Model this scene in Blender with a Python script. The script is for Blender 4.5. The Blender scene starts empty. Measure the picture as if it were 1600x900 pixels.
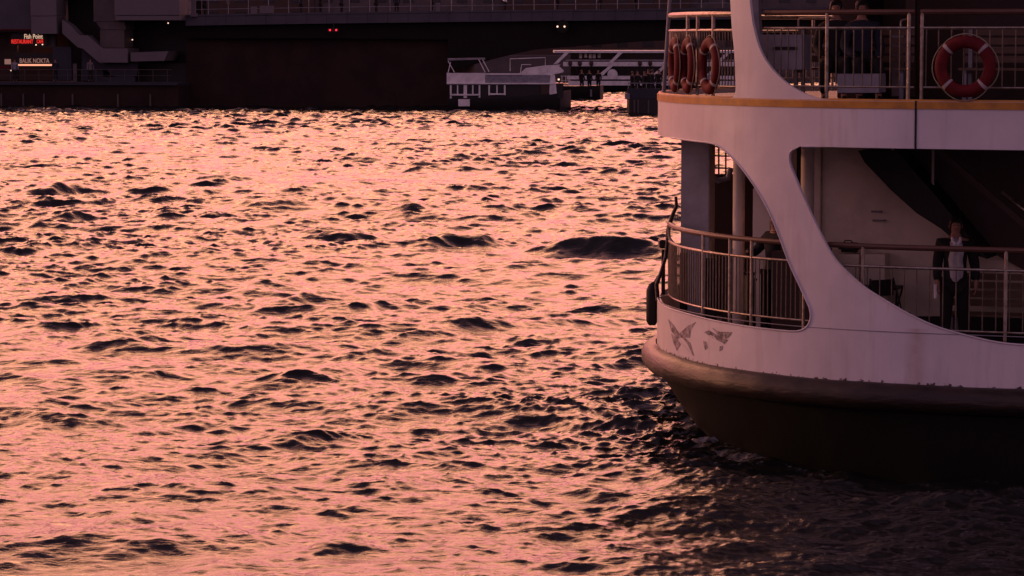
import bpy, bmesh, math, random
import numpy as np
from mathutils import Vector, Matrix, geometry
R = math.radians
S = bpy.context.scene
COL = S.collection
random.seed(4)

# ------------------------------------------------------------------ camera
FPX = 4444.0                      # focal length in pixels of the 1600 px wide photograph (100 mm lens)
EYE = 5.6
PHI = math.atan(395 / FPX)
cam = bpy.data.cameras.new('camera')
cam.sensor_width = 36; cam.lens = FPX * 36 / 1600
cam.clip_start = .5; cam.clip_end = 6000
co = bpy.data.objects.new('camera', cam); COL.objects.link(co)
co.location = (0, 0, EYE); co.rotation_euler = (math.pi / 2 - PHI, 0, 0)
S.camera = co

# ------------------------------------------------------------------ world, sun, exposure
SUN_EL, SUN_AZ = R(7), R(-68)     # azimuth measured from the view direction, negative = to the left
w = bpy.data.worlds.new('World'); S.world = w; w.use_nodes = True
nt = w.node_tree; nt.nodes.clear()
def N(nt, typ, **kw):
    n = nt.nodes.new(typ)
    for k, v in kw.items():
        if k.startswith('i_'):
            n.inputs[k[2:].replace('_', ' ')].default_value = v
        else: setattr(n, k, v)
    return n
def ramp(nt, stops, fac=None, interp='EASE'):
    n = nt.nodes.new('ShaderNodeValToRGB'); cr = n.color_ramp; cr.interpolation = interp
    while len(cr.elements) < len(stops): cr.elements.new(.5)
    for e, (p, c) in zip(cr.elements, stops):
        e.position = p; e.color = (*c, 1) if len(c) == 3 else c
    if fac is not None: nt.links.new(fac, n.inputs[0])
    return n
def math_(nt, op, a, b=None, clamp=False):
    n = nt.nodes.new('ShaderNodeMath'); n.operation = op; n.use_clamp = clamp
    for i, v in enumerate((a, b)):
        if v is None: continue
        if isinstance(v, (int, float)): n.inputs[i].default_value = v
        else: nt.links.new(v, n.inputs[i])
    return n.outputs[0]
L = nt.links.new
out = N(nt, 'ShaderNodeOutputWorld')
sky = N(nt, 'ShaderNodeTexSky', sky_type='NISHITA', sun_disc=False, sun_elevation=SUN_EL,
        sun_rotation=SUN_AZ, air_density=1.5, dust_density=4.0, ozone_density=1.0)
tint = N(nt, 'ShaderNodeMix', data_type='RGBA', blend_type='MULTIPLY'); tint.inputs[0].default_value = 1
L(sky.outputs[0], tint.inputs[6]); tint.inputs[7].default_value = (1.0, .5, .55, 1)
b1 = N(nt, 'ShaderNodeBackground'); b1.inputs[1].default_value = .05; L(tint.outputs[2], b1.inputs[0])
tc = N(nt, 'ShaderNodeTexCoord'); sep = N(nt, 'ShaderNodeSeparateXYZ'); L(tc.outputs['Generated'], sep.inputs[0])
front = ramp(nt, [(0, (.42, .122, .145)), (.12, (.50, .140, .165)), (.27, (.88, .272, .252)), (.46, (2.1, .88, .44)),
                  (.62, (.62, .22, .19)), (.82, (.035, .021, .034))], sep.outputs[2])
back = ramp(nt, [(0, (.090, .053, .083)), (.4, (.094, .056, .090)), (1, (.038, .023, .038))], sep.outputs[2])
dt = N(nt, 'ShaderNodeVectorMath', operation='DOT_PRODUCT'); L(tc.outputs['Generated'], dt.inputs[0])
dt.inputs[1].default_value = (-.20, .98, 0)
az = ramp(nt, [(0, (0, 0, 0)), (.52, (0, 0, 0)), (.72, (.09, .09, .09)), (.86, (.42, .42, .42)), (.95, (1, 1, 1))], math_(nt, 'ADD', math_(nt, 'MULTIPLY', dt.outputs['Value'], .5), .5))
mx = N(nt, 'ShaderNodeMix', data_type='RGBA'); L(az.outputs[0], mx.inputs[0]); L(back.outputs[0], mx.inputs[6]); L(front.outputs[0], mx.inputs[7])
mp = N(nt, 'ShaderNodeMapping'); mp.inputs['Scale'].default_value = (1.2, 1.2, 5.5); L(tc.outputs['Generated'], mp.inputs[0])
nz = N(nt, 'ShaderNodeTexNoise', i_Scale=1.9, i_Detail=5.0, i_Roughness=.55); L(mp.outputs[0], nz.inputs['Vector'])
cl = ramp(nt, [(.3, (.62, .55, .62)), (.5, (1, 1, 1)), (.72, (1.0, 1.0, .9))], nz.outputs[0], 'LINEAR')
mc = N(nt, 'ShaderNodeMix', data_type='RGBA', blend_type='MULTIPLY'); mc.inputs[0].default_value = 1
L(mx.outputs[2], mc.inputs[6]); L(cl.outputs[0], mc.inputs[7])
b2 = N(nt, 'ShaderNodeBackground'); b2.inputs[1].default_value = 4.0; L(mc.outputs[2], b2.inputs[0])
ad = N(nt, 'ShaderNodeAddShader'); L(b1.outputs[0], ad.inputs[0]); L(b2.outputs[0], ad.inputs[1]); L(ad.outputs[0], out.inputs[0])
sl = bpy.data.lights.new('sun', 'SUN'); sl.energy = .55; sl.color = (1.0, .50, .26); sl.angle = R(1.5)
so = bpy.data.objects.new('sun', sl); COL.objects.link(so)
sd = Vector((math.sin(SUN_AZ) * math.cos(SUN_EL), math.cos(SUN_AZ) * math.cos(SUN_EL), math.sin(SUN_EL)))
so.rotation_euler = sd.to_track_quat('Z', 'Y').to_euler(); so.location = (-40, 30, 40)
S.view_settings.view_transform = 'Standard'; S.view_settings.look = 'None'
S.view_settings.exposure = 0.0; S.view_settings.gamma = 1; S.view_settings.use_curve_mapping = False
S.cycles.use_denoising = True
S.cycles.max_bounces = 5; S.cycles.caustics_reflective = False; S.cycles.caustics_refractive = False

# ------------------------------------------------------------------ picture to world helpers (used to take measurements)
def ray(px, py):
    a = (px - 800) / FPX; b = (450 - py) / FPX
    return Vector((a, math.cos(PHI) + b * math.sin(PHI), -math.sin(PHI) + b * math.cos(PHI)))
def at(px, py, Y):
    d = ray(px, py); t = Y / d.y
    return Vector((d.x * t, Y, EYE + d.z * t))
def zat(py, Y): return at(800, py, Y).z
def tag(o, label=None, cat=None, group=None, kind=None):
    if label: o['label'] = label
    if cat: o['category'] = cat
    if group: o['group'] = group
    if kind: o['kind'] = kind
    return o
def empty(name, loc, label=None, cat=None, group=None, rz=0):
    o = bpy.data.objects.new(name, None); COL.objects.link(o); o.location = loc; o.rotation_euler = (0, 0, rz)
    return tag(o, label, cat, group)
def copy_tree(o, parent=None):
    c = o.copy(); COL.objects.link(c); c.parent = parent
    for ch in list(o.children): copy_tree(ch, c)
    return c

# ------------------------------------------------------------------ materials
def mat(name, col, rough=.6, metal=0, var=.25, scale=3.0, bump=0, spec=.4, col2=None, emit=None, estr=0, stretch=(1, 1, 1), coat=0):
    m = bpy.data.materials.new(name); m.use_nodes = True; t = m.node_tree; p = t.nodes['Principled BSDF']
    p.inputs['Roughness'].default_value = rough; p.inputs['Metallic'].default_value = metal
    p.inputs['Specular IOR Level'].default_value = spec
    g = N(t, 'ShaderNodeTexCoord'); mpn = N(t, 'ShaderNodeMapping'); mpn.inputs['Scale'].default_value = stretch
    t.links.new(g.outputs['Object'], mpn.inputs[0])
    n = N(t, 'ShaderNodeTexNoise', i_Scale=scale, i_Detail=6.0, i_Roughness=.62); t.links.new(mpn.outputs[0], n.inputs['Vector'])
    lo = col2 if col2 else tuple(c * (1 - var) for c in col)
    r = ramp(t, [(.36, lo), (.62, col)], n.outputs[0], 'LINEAR'); t.links.new(r.outputs[0], p.inputs['Base Color'])
    if bump:
        b = N(t, 'ShaderNodeBump'); b.inputs['Strength'].default_value = bump; b.inputs['Distance'].default_value = .02
        t.links.new(n.outputs[0], b.inputs['Height']); t.links.new(b.outputs[0], p.inputs['Normal'])
    if emit:
        p.inputs['Emission Color'].default_value = (*emit, 1); p.inputs['Emission Strength'].default_value = estr
    return m

M = {}
M['rope'] = mat('rope', (.30, .25, .18), .9, bump=.5, scale=40)
M['black'] = mat('black_rubber', (.012, .011, .010), .7)
M['steel'] = mat('rail_steel', (.33, .30, .26), .34, .8, scale=12, col2=(.20, .15, .11))
M['wood'] = mat('handrail_wood', (.10, .045, .03), .45, scale=6, stretch=(1, 1, 6))
M['rub'] = mat('rub_rail_rubber', (.026, .015, .011), .42, scale=7, col2=(.009, .007, .006), bump=.9, stretch=(.4, .4, 2.0), spec=.35)
M['ochre'] = mat('ochre_paint', (.52, .24, .03), .5, scale=4, col2=(.34, .15, .03))
M['baluster'] = mat('baluster_paint', (.13, .105, .085), .4, .5, scale=12, var=.5)
M['deck'] = mat('deck_paint', (.12, .085, .07), .7, scale=2)
M['ceiling'] = mat('deckhead', (.30, .25, .22), .7, scale=2)
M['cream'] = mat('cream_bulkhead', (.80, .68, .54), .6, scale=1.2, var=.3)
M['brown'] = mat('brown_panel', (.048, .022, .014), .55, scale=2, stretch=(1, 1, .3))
M['plainpaint'] = mat('trim_paint', (.62, .57, .60), .5, scale=2, var=.2)
M['column'] = mat('column_paint', (.44, .41, .40), .6, scale=2.5, var=.3)
M['greypaint'] = mat('grey_paint', (.26, .25, .28), .6, scale=2.5, var=.35)
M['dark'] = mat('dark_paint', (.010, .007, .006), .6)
M['bench'] = mat('bench_wood', (.12, .07, .045), .5, scale=5, stretch=(.5, .5, 6))
M['buoy'] = mat('buoy_red', (.11, .005, .008), .7, spec=.2, scale=8, var=.35)
M['tape'] = mat('buoy_tape', (.36, .31, .30), .5)
M['skin'] = mat('skin', (.30, .15, .10), .6, var=.12)
M['lip'] = mat('lip', (.16, .06, .05), .6)
M['hair'] = mat('hair', (.012, .009, .008), .6)
M['suit'] = mat('dark_cloth', (.011, .010, .011), .9)
M['navy'] = mat('navy_cloth', (.02, .022, .035), .9)
M['shirt'] = mat('white_cloth', (.8, .76, .80), .85, scale=9, var=.25)
M['window'] = mat('dark_window', (.01, .009, .01), .12)
M['boatwhite'] = mat('boat_white', (.80, .76, .74), .5, scale=2, var=.25)
M['boatdark'] = mat('boat_dark_hull', (.012, .009, .009), .5)
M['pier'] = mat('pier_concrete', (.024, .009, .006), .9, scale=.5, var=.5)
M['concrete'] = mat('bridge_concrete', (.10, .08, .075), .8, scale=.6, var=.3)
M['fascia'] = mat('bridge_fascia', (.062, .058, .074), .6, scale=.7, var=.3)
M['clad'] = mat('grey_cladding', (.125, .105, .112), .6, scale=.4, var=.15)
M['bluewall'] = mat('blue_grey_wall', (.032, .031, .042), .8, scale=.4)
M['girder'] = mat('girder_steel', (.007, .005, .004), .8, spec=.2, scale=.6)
def emis(name, c, s): return mat(name, (.05, .05, .05), emit=c, estr=s)
M['neon_red'] = emis('neon_red', (1, .03, .02), 1.0)
M['neon_white'] = emis('neon_white', (1, .62, .42), .7)
M['neon_warm'] = emis('light_strip', (1, .40, .24), 1.2)
M['neon_pink'] = emis('pink_letters', (.8, .38, .32), .3)
M['lamp_white'] = emis('lamp_white', (1, .62, .46), 1.6)
M['lamp_red'] = emis('lamp_red', (1, .02, .04), 2)
M['glow_red'] = emis('red_glow', (.6, .06, .03), .25)

def paint_mat():
    """white ship's paint: faint grime, a few rust runs, chipped lower edge"""
    m = mat('white_ship_paint', (.66, .61, .63), .42, scale=.9, var=.12)
    t = m.node_tree; p = t.nodes['Principled BSDF']; base = p.inputs['Base Color'].links[0].from_socket
    g = N(t, 'ShaderNodeAttribute', attribute_name='sz')      # x = run along the side in metres, y = height
    sp = N(t, 'ShaderNodeSeparateXYZ'); t.links.new(g.outputs['Vector'], sp.inputs[0])
    mpn = N(t, 'ShaderNodeMapping'); mpn.inputs['Scale'].default_value = (3.2, .35, 1); t.links.new(g.outputs['Vector'], mpn.inputs[0])
    n = N(t, 'ShaderNodeTexNoise', i_Scale=1.6, i_Detail=5.0, i_Roughness=.6); t.links.new(mpn.outputs[0], n.inputs['Vector'])
    r = ramp(t, [(.52, (0, 0, 0)), (.78, (.5, .5, .5))], n.outputs[0], 'LINEAR')
    a = N(t, 'ShaderNodeMix', data_type='RGBA'); t.links.new(r.outputs[0], a.inputs[0]); t.links.new(base, a.inputs[6]); a.inputs[7].default_value = (.36, .30, .26, 1)
    # rust run at one place
    d = math_(t, 'ABSOLUTE', math_(t, 'SUBTRACT', sp.outputs[0], RUST_S))
    n2 = N(t, 'ShaderNodeTexNoise', i_Scale=7.0, i_Detail=3.0); t.links.new(g.outputs['Vector'], n2.inputs['Vector'])
    k = math_(t, 'MULTIPLY', math_(t, 'SUBTRACT', 1, math_(t, 'DIVIDE', d, .17), True), math_(t, 'MULTIPLY', n2.outputs[0], .75))
    k = math_(t, 'MULTIPLY', k, math_(t, 'LESS_THAN', sp.outputs[1], 1.93))
    b = N(t, 'ShaderNodeMix', data_type='RGBA'); t.links.new(k, b.inputs[0]); t.links.new(a.outputs[2], b.inputs[6]); b.inputs[7].default_value = (.33, .18, .07, 1)
    # chips along the lower edge
    n3 = N(t, 'ShaderNodeTexNoise', i_Scale=11.0, i_Detail=6.0, i_Roughness=.7); t.links.new(g.outputs['Vector'], n3.inputs['Vector'])
    e = math_(t, 'GREATER_THAN', math_(t, 'ADD', n3.outputs[0], math_(t, 'MULTIPLY', math_(t, 'SUBTRACT', 1.25, sp.outputs[1]), 2.6)), .60)
    e = math_(t, 'MULTIPLY', e, math_(t, 'LESS_THAN', sp.outputs[1], 1.36))
    c = N(t, 'ShaderNodeMix', data_type='RGBA'); t.links.new(e, c.inputs[0]); t.links.new(b.outputs[2], c.inputs[6]); c.inputs[7].default_value = (.06, .04, .03, 1)
    t.links.new(c.outputs[2], p.inputs['Base Color'])
    n4 = N(t, 'ShaderNodeTexNoise', i_Scale=1.3, i_Detail=2.0); t.links.new(g.outputs['Vector'], n4.inputs['Vector'])
    wv = math_(t, 'ABSOLUTE', math_(t, 'SUBTRACT', math_(t, 'FRACT', math_(t, 'DIVIDE', sp.outputs[0], 1.83)), .5))
    wl_ = math_(t, 'MULTIPLY', math_(t, 'LESS_THAN', wv, .006), .16)
    bh = math_(t, 'ADD', math_(t, 'ADD', n4.outputs[0], wl_), math_(t, 'MULTIPLY', n3.outputs[0], .08))
    bb = N(t, 'ShaderNodeBump'); bb.inputs['Strength'].default_value = .5; bb.inputs['Distance'].default_value = .03
    t.links.new(bh, bb.inputs['Height']); t.links.new(bb.outputs[0], p.inputs['Normal'])
    return m
def hull_mat():
    m = mat('hull_paint', (.009, .010, .006), .6, scale=2.2, spec=.15, col2=(.006, .006, .005), stretch=(1, 1, .3), bump=.3)
    return m

# ------------------------------------------------------------------ mesh builder
class MB:
    def __init__(s): s.bm = bmesh.new()
    def box(s, a, b, rz=0, bev=0):
        """a, b opposite corners (before a turn rz about the box's centre)"""
        a, b = Vector(a), Vector(b); c = (a + b) / 2; d = b - a
        r = bmesh.ops.create_cube(s.bm, size=1, matrix=Matrix.Translation(c) @ Matrix.Rotation(rz, 4, 'Z') @ Matrix.Diagonal((abs(d.x), abs(d.y), abs(d.z), 1)))
        if bev: bmesh.ops.bevel(s.bm, geom=list({e for v in r['verts'] for e in v.link_edges}), offset=bev, segments=2, affect='EDGES')
        return s
    def tube(s, pts, r, n=8, closed=False, cap=True):
        pts = [Vector(p) for p in pts]; m = len(pts); rings = []
        rr = r if isinstance(r, (list, tuple)) else [r] * m
        up0 = None
        for i, p in enumerate(pts):
            if closed: t = pts[(i + 1) % m] - pts[i - 1]
            else: t = pts[min(i + 1, m - 1)] - pts[max(i - 1, 0)]
            t.normalize()
            if up0 is None: up0 = Vector((0, 0, 1)) if abs(t.z) < .9 else Vector((1, 0, 0))
            x = t.cross(up0).normalized(); y = x.cross(t).normalized(); up0 = y
            rings.append([s.bm.verts.new(p + (x * math.cos(a) + y * math.sin(a)) * rr[i]) for a in [2 * math.pi * k / n for k in range(n)]])
        for i in range(m if closed else m - 1):
            A, B = rings[i], rings[(i + 1) % m]
            for k in range(n): s.bm.faces.new((A[k], A[(k + 1) % n], B[(k + 1) % n], B[k]))
        if cap and not closed: s.bm.faces.new(rings[0][::-1]); s.bm.faces.new(rings[-1])
        return s
    def prism(s, poly, d):
        """poly: 3-D points of a planar outline, d: extrusion vector"""
        d = Vector(d); A = [s.bm.verts.new(Vector(p)) for p in poly]; B = [s.bm.verts.new(Vector(p) + d) for p in poly]
        n = len(A); s.bm.faces.new(A[::-1]); s.bm.faces.new(B)
        for k in range(n): s.bm.faces.new((A[k], A[(k + 1) % n], B[(k + 1) % n], B[k]))
        return s
    def loft(s, rows, closed=False):
        V = [[s.bm.verts.new(Vector(p)) for p in r] for r in rows]
        for A, B in zip(V[:-1], V[1:]):
            m = len(A)
            for k in range(m if closed else m - 1): s.bm.faces.new((A[k], A[(k + 1) % m], B[(k + 1) % m], B[k]))
        return V
    def sphere(s, c, r, sc=(1, 1, 1), n=10):
        bmesh.ops.create_uvsphere(s.bm, u_segments=n, v_segments=max(6, n * 2 // 3), radius=r, matrix=Matrix.Translation(c) @ Matrix.Diagonal((*sc, 1)))
        return s
    def build(s, name, m, parent=None, smooth=True, world=True, tri=False):
        bmesh.ops.recalc_face_normals(s.bm, faces=s.bm.faces)
        me = bpy.data.meshes.new(name); s.bm.to_mesh(me); s.bm.free()
        if parent is not None and world:
            root = parent; off = Vector()
            while root: off += Vector(root.location); root = root.parent
            me.transform(Matrix.Translation(-off))
        me.materials.append(m if not isinstance(m, str) else M[m])
        if smooth:
            for p in me.polygons: p.use_smooth = True
            me.set_sharp_from_angle(angle=R(35))
        o = bpy.data.objects.new(name, me); COL.objects.link(o); o.parent = parent
        return o
def text_obj(name, body, size, m, parent, center, width=None, ext=.02, rz=0):
    c = bpy.data.curves.new(name, 'FONT'); c.body = body; c.size = size; c.extrude = ext; c.align_x = 'CENTER'; c.align_y = 'CENTER'; c.offset = size * .012
    t = bpy.data.objects.new(name, c); COL.objects.link(t); bpy.context.view_layer.update()
    me = bpy.data.meshes.new_from_object(t.evaluated_get(bpy.context.evaluated_depsgraph_get()))
    bpy.data.objects.remove(t)
    xs = [v.co.x for v in me.vertices]; k = (width / (max(xs) - min(xs))) if width else 1
    me.transform(Matrix.Translation(center) @ Matrix.Rotation(rz, 4, 'Z') @ Matrix.Rotation(math.pi / 2, 4, 'X') @ Matrix.Diagonal((k, 1, 1, 1)))
    off = Vector(); r = parent
    while r: off += Vector(r.location); r = r.parent
    me.transform(Matrix.Translation(-off)); me.materials.clear(); me.materials.append(M[m])
    o = bpy.data.objects.new(name, me); COL.objects.link(o); o.parent = parent
    return o

# ------------------------------------------------------------------ the ferry's plan
TH = .3553; FA, FB, Q1, Q2 = 4.9336, 5.6, .955, .9885; CX, CY = 7.1112, 40.7428
cT, sT = math.cos(TH), math.sin(TH)
def F(u, w, z=0): return Vector((CX - u * cT - w * sT, CY + u * sT - w * cT, z))
ULEN = 26.0
_t = np.linspace(0, math.pi / 2, 160)
_u = FA * np.cos(_t) ** Q1; _w = FB * np.sin(_t) ** Q2           # centre line -> near side
qu = np.concatenate([[-ULEN], _u[::-1], _u[1:], [-ULEN]]); qw = np.concatenate([[FB], _w[::-1], -_w[1:], [-FB]])
seg = np.hypot(np.diff(qu), np.diff(qw)); SS = np.concatenate([[0], np.cumsum(seg)]) - ULEN   # s = 0 where the side begins to curve
STOT = SS[-1] - ULEN                                              # s at which the far side becomes straight
def uw(s, inset=0):
    u = float(np.interp(s, SS, qu)); w_ = float(np.interp(s, SS, qw))
    e = .04; a = (np.interp(s - e, SS, qu), np.interp(s - e, SS, qw)); b = (np.interp(s + e, SS, qu), np.interp(s + e, SS, qw))
    tx, ty = b[0] - a[0], b[1] - a[1]; l = math.hypot(tx, ty) or 1
    return u + ty / l * inset, w_ - tx / l * inset
def P(s, z, inset=0):
    u, w_ = uw(s, inset); return F(u, w_, z)
def edge(s, z, inset):   # sign check: positive inset must move towards the inside
    return P(s, z, inset)
_c = uw(-5, .5)
SGN = 1 if _c[1] < FB else -1
_P = P
def P(s, z, inset=0): return _P(s, z, inset * SGN)
_sv = np.linspace(-12, STOT / 2 + 1, 1400); _pv = [P(s, 0) for s in _sv]
def sz_of(px, py, inset=0):
    """first place where the line of sight meets the ship's side: (s, z)"""
    d = ray(px, py); k = d.x / d.y; prev = None
    for s, p in zip(_sv, _pv):
        h = p.x - k * p.y
        if prev is not None and prev[1] * h <= 0 and h != prev[1]:
            f = prev[1] / (prev[1] - h); ss = prev[0] + f * (s - prev[0]); q = P(ss, 0)
            return ss, EYE + d.z * q.y / d.y
        prev = (s, h)
    i = min(range(len(_sv)), key=lambda j: _pv[j].x / _pv[j].y)
    return _sv[i], EYE + d.z * _pv[i].y / d.y
S_SIL = sz_of(900, 400)[0]
RUST_S = sz_of(1432, 560)[0]
def smooth_line(pts, n=6):
    out_ = []
    for i in range(len(pts) - 1):
        p0 = pts[max(i - 1, 0)]; p1 = pts[i]; p2 = pts[i + 1]; p3 = pts[min(i + 2, len(pts) - 1)]
        for k in range(n):
            t = k / n
            out_.append(tuple(.5 * (2 * b + (c - a) * t + (2 * a - 5 * b + 4 * c - d) * t * t + (3 * b - a - 3 * c + d) * t ** 3) for a, b, c, d in zip(p0, p1, p2, p3)))
    return out_ + [pts[-1]]
Z_RUB = 1.03; Z_LOW = 1.20
Z_BAND = zat(235, 35); Z_ST0 = zat(172, 35); Z_ST1 = zat(160, 35)
Z_DECK = 1.42; Z_UP = Z_ST1 - .06
Z_RT, Z_RM, Z_RB = zat(393, 35.1), zat(425, 35.1), zat(522.5, 35.1)
Z_UT, Z_UM, Z_UB = zat(18, 35.1), zat(43.5, 35.1), zat(138, 35.1)
print('z', Z_BAND, Z_ST0, Z_ST1, Z_RT, Z_RM, Z_RB, Z_UT, Z_UM, Z_UB, 'sil', S_SIL, 'tot', STOT)

# ------------------------------------------------------------------ water
def ocean(tile, n, lmin, lmax, seed, wind, spread=2.0, peak=None):
    r = np.random.default_rng(seed)
    k1 = np.fft.fftfreq(n, tile / n) * 2 * np.pi
    kx, ky = np.meshgrid(k1, k1); k = np.hypot(kx, ky); k[0, 0] = 1
    ph = 1 / k ** 4
    if peak: ph *= np.exp(-1.25 * (2 * np.pi / peak / k) ** 2)
    c = (kx * wind[0] + ky * wind[1]) / k
    ph *= (.04 + np.abs(c) ** spread) * np.where(c < 0, .25, 1)
    ph *= (k > 2 * np.pi / lmax) * np.exp(-(k * lmin / 2 / np.pi) ** 2); ph[0, 0] = 0
    h = (r.normal(size=(n, n)) + 1j * r.normal(size=(n, n))) * np.sqrt(ph)
    H = np.fft.ifft2(h).real; sd_ = H.std()
    Dx = np.fft.ifft2(-1j * kx / k * h).real / sd_; Dy = np.fft.ifft2(-1j * ky / k * h).real / sd_
    return H / sd_, Dx, Dy
def samp(a, x, y, tile):
    n = a.shape[0]; fx = (x / tile * n) % n; fy = (y / tile * n) % n
    i = np.floor(fx).astype(int); j = np.floor(fy).astype(int); fx -= i; fy -= j; i %= n; j %= n; i2 = (i + 1) % n; j2 = (j + 1) % n
    return (a[j, i] * (1 - fx) + a[j, i2] * fx) * (1 - fy) + (a[j2, i] * (1 - fx) + a[j2, i2] * fx) * fy
def hull_dist(x, y):
    """signed distance from the ferry's outline, negative inside"""
    du = -(x - CX) * cT + (y - CY) * sT; dw = -(x - CX) * sT - (y - CY) * cT
    side = np.abs(dw) - FB; e = (np.sqrt(np.maximum((du / FA) ** 2 + (dw / FB) ** 2, 1e-6)) - 1) * 5
    return np.where(du < 0, side, e)
def make_water():
    core = np.linspace(-.245, .245, 700); step = core[1] - core[0]
    e = [.245]; q = step
    while e[-1] < 3.5: q *= 1.12; e.append(e[-1] + q)
    e = np.array(e[1:]); tx = np.concatenate([-e[::-1], core, e])
    ys = [26.0]
    while ys[-1] < 330: ys.append(ys[-1] + max(.034, ys[-1] * .00105))
    while ys[-1] < 4000: ys.append(ys[-1] * 1.03)
    near = [26.0]
    while near[-1] > -30: near.append(near[-1] - (.06 + .05 * (26 - near[-1])))
    ys = np.array(near[::-1][:-1] + ys)
    X = tx[None, :] * np.maximum(ys[:, None], 26); Y = np.repeat(ys[:, None], len(tx), 1)
    a = R(80); wd = (math.cos(a), math.sin(a)); a2 = R(108); wd2 = (math.cos(a2), math.sin(a2)); wd3 = (math.cos(R(136)), math.sin(R(136)))
    z = np.zeros_like(X); dx = np.zeros_like(X); dy = np.zeros_like(X)
    # slow patches: calmer slicks and rougher areas
    pt = ocean(140, 256, 8, 60, 5, (1, 0), 0)[0]; patch = np.clip(1 + .28 * samp(pt, X, Y * .8, 140), .35, 1.9)
    pt2 = ocean(90, 256, 4, 30, 15, (0, 1), 0)[0]; patch2 = np.clip(1 + .20 * samp(pt2, X * .7 + Y * .2, Y * 1.3, 90), .6, 1.5)
    band = .84 + .24 * np.exp(-((Y - 80) / 34) ** 2) + .12 * np.clip((Y - 110) / 60, 0, 1)                      # wake chop crossing the middle distance
    hd = hull_dist(X, Y); near_hull = np.exp(-np.maximum(hd, 0) / 2.8)
    # long low swells of the ferry's wake: (column, row) ends measured in the photograph, turned into metres on the water
    ridge = np.zeros_like(X); slick = np.zeros_like(X)
    for x0_, y0_, x1_, y1_, h_, sg in ((850, 392, 1075, 396, .34, .62), (655, 386, 790, 382, .27, .6), (480, 372, 610, 372, .20, .5), (10, 304, 150, 298, .30, .8), (185, 302, 285, 300, .24, .6),
                                   (40, 268, 155, 264, .22, .8), (375, 326, 480, 322, .24, .7), (560, 328, 690, 330, .22, .6), (560, 250, 620, 250, .2, .8), (690, 264, 770, 264, .2, .8), (330, 758, 500, 748, .055, .26),
                                   (560, 790, 760, 778, .065, .24), (480, 870, 600, 862, .085, .28), (880, 778, 980, 790, .09, .2), (620, 520, 1000, 500, .12, .45), (400, 470, 540, 466, .16, .4), (150, 815, 270, 806, .05, .25)):
        p, q = (Vector(((x_ - 800) / FPX * (EYE * FPX / (y_ - 55)), EYE * FPX / (y_ - 55))) for x_, y_ in ((x0_, y0_), (x1_, y1_)))
        ln = (q - p).length; e_ = (q - p) / ln
        a_ = (X - p.x) * e_.x + (Y - p.y) * e_.y; c_ = -(X - p.x) * e_.y + (Y - p.y) * e_.x
        c_ = c_ + .35 * sg * np.sin(a_ * 2.2 / sg + x0_) * .5
        m_ = 1 / (1 + np.exp(-(a_ - .12 * ln) / (.09 * ln))) / (1 + np.exp((a_ - .88 * ln) / (.09 * ln)))
        ridge += h_ * m_ * (np.exp(-(np.where(c_ < 0, c_ / (.62 * sg), c_ / (1.5 * sg))) ** 2) - .45 * np.exp(-((c_ + 1.9 * sg) / (1.1 * sg)) ** 2))
        slick = np.maximum(slick, m_ * np.exp(-((c_ + 2.4 * sg) / (1.8 * sg)) ** 2))
    for tile, n, lmin, lmax, seed, wv, amp, chop, peak, pm, spr in (
            (91.0, 1024, .60, 16, 11, wd, .058, .95, 5.4, patch, 9.0),
            (61.0, 1024, .40, 7, 71, wd3, .027, .95, 3.0, patch2, 8.0),
            (57.0, 1024, .30, 4, 23, wd2, .018, .95, 1.5, patch, 4.0),
            (17.3, 1024, .065, .8, 31, wd, .0112, .85, .5, patch2, 4.0),
            (5.3, 512, .028, .24, 37, wd3, .0023, .6, None, patch2, 2.0)):
        H, Dx, Dy = ocean(tile, n, lmin, lmax, seed, wv, spr, peak)
        spacing = np.maximum(Y * .00105, .034)
        fade = 1 / (1 + (spacing / (lmin * 3.2)) ** 3) if lmin < .2 else 1.0
        g = amp * pm * fade * band * (1 + (1.7 if lmin < .2 else .35) * near_hull) * (1 - (.55 if lmin < .35 else .25) * slick)
        if lmin < .5: g = g * (.70 + .30 * np.clip((Y - 34) / 28, 0, 1) + .75 * np.clip((Y - 80) / 110, 0, 1))
        z += g * samp(H, X, Y, tile); dx += g * chop * samp(Dx, X, Y, tile); dy += g * chop * samp(Dy, X, Y, tile)
    z += ridge
    far = 1 / (1 + (np.abs(Y) / 900) ** 4); z *= far
    z += .10 * near_hull * np.exp(-((X - 2.6) ** 2 + (Y - 39) ** 2) / 14)        # water heaped up at the bow
    z = np.where(hd < -2.0, -.35, z)
    n0, n1 = X.shape
    V = np.stack([X - dx, Y - dy, z], -1).reshape(-1, 3).astype(np.float32)
    idx = np.arange(n0 * n1).reshape(n0, n1)
    Q = np.stack([idx[:-1, :-1], idx[:-1, 1:], idx[1:, 1:], idx[1:, :-1]], -1).reshape(-1, 4)
    me = bpy.data.meshes.new('water'); me.vertices.add(len(V)); me.vertices.foreach_set('co', V.ravel())
    me.loops.add(Q.size); me.loops.foreach_set('vertex_index', Q.ravel().astype(np.int32))
    me.polygons.add(len(Q)); me.polygons.foreach_set('loop_start', np.arange(0, Q.size, 4, dtype=np.int32))
    me.polygons.foreach_set('loop_total', np.full(len(Q), 4, dtype=np.int32)); me.polygons.foreach_set('use_smooth', np.ones(len(Q), bool))
    me.update(); me.validate()
    at_ = me.attributes.new('foam', 'FLOAT', 'POINT')
    fm = np.exp(-np.maximum(hd + .5, 0) / .9) * np.clip((X - 0) / 2, 0, 1) * np.clip((5.2 - X) / 2.5, 0, 1)
    at_.data.foreach_set('value', fm.ravel().astype(np.float32))
    m = bpy.data.materials.new('sea_water'); m.use_nodes = True; t = m.node_tree; p = t.nodes['Principled BSDF']
    p.inputs['Base Color'].default_value = (.010, .011, .010, 1); p.inputs['Roughness'].default_value = .06
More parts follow.
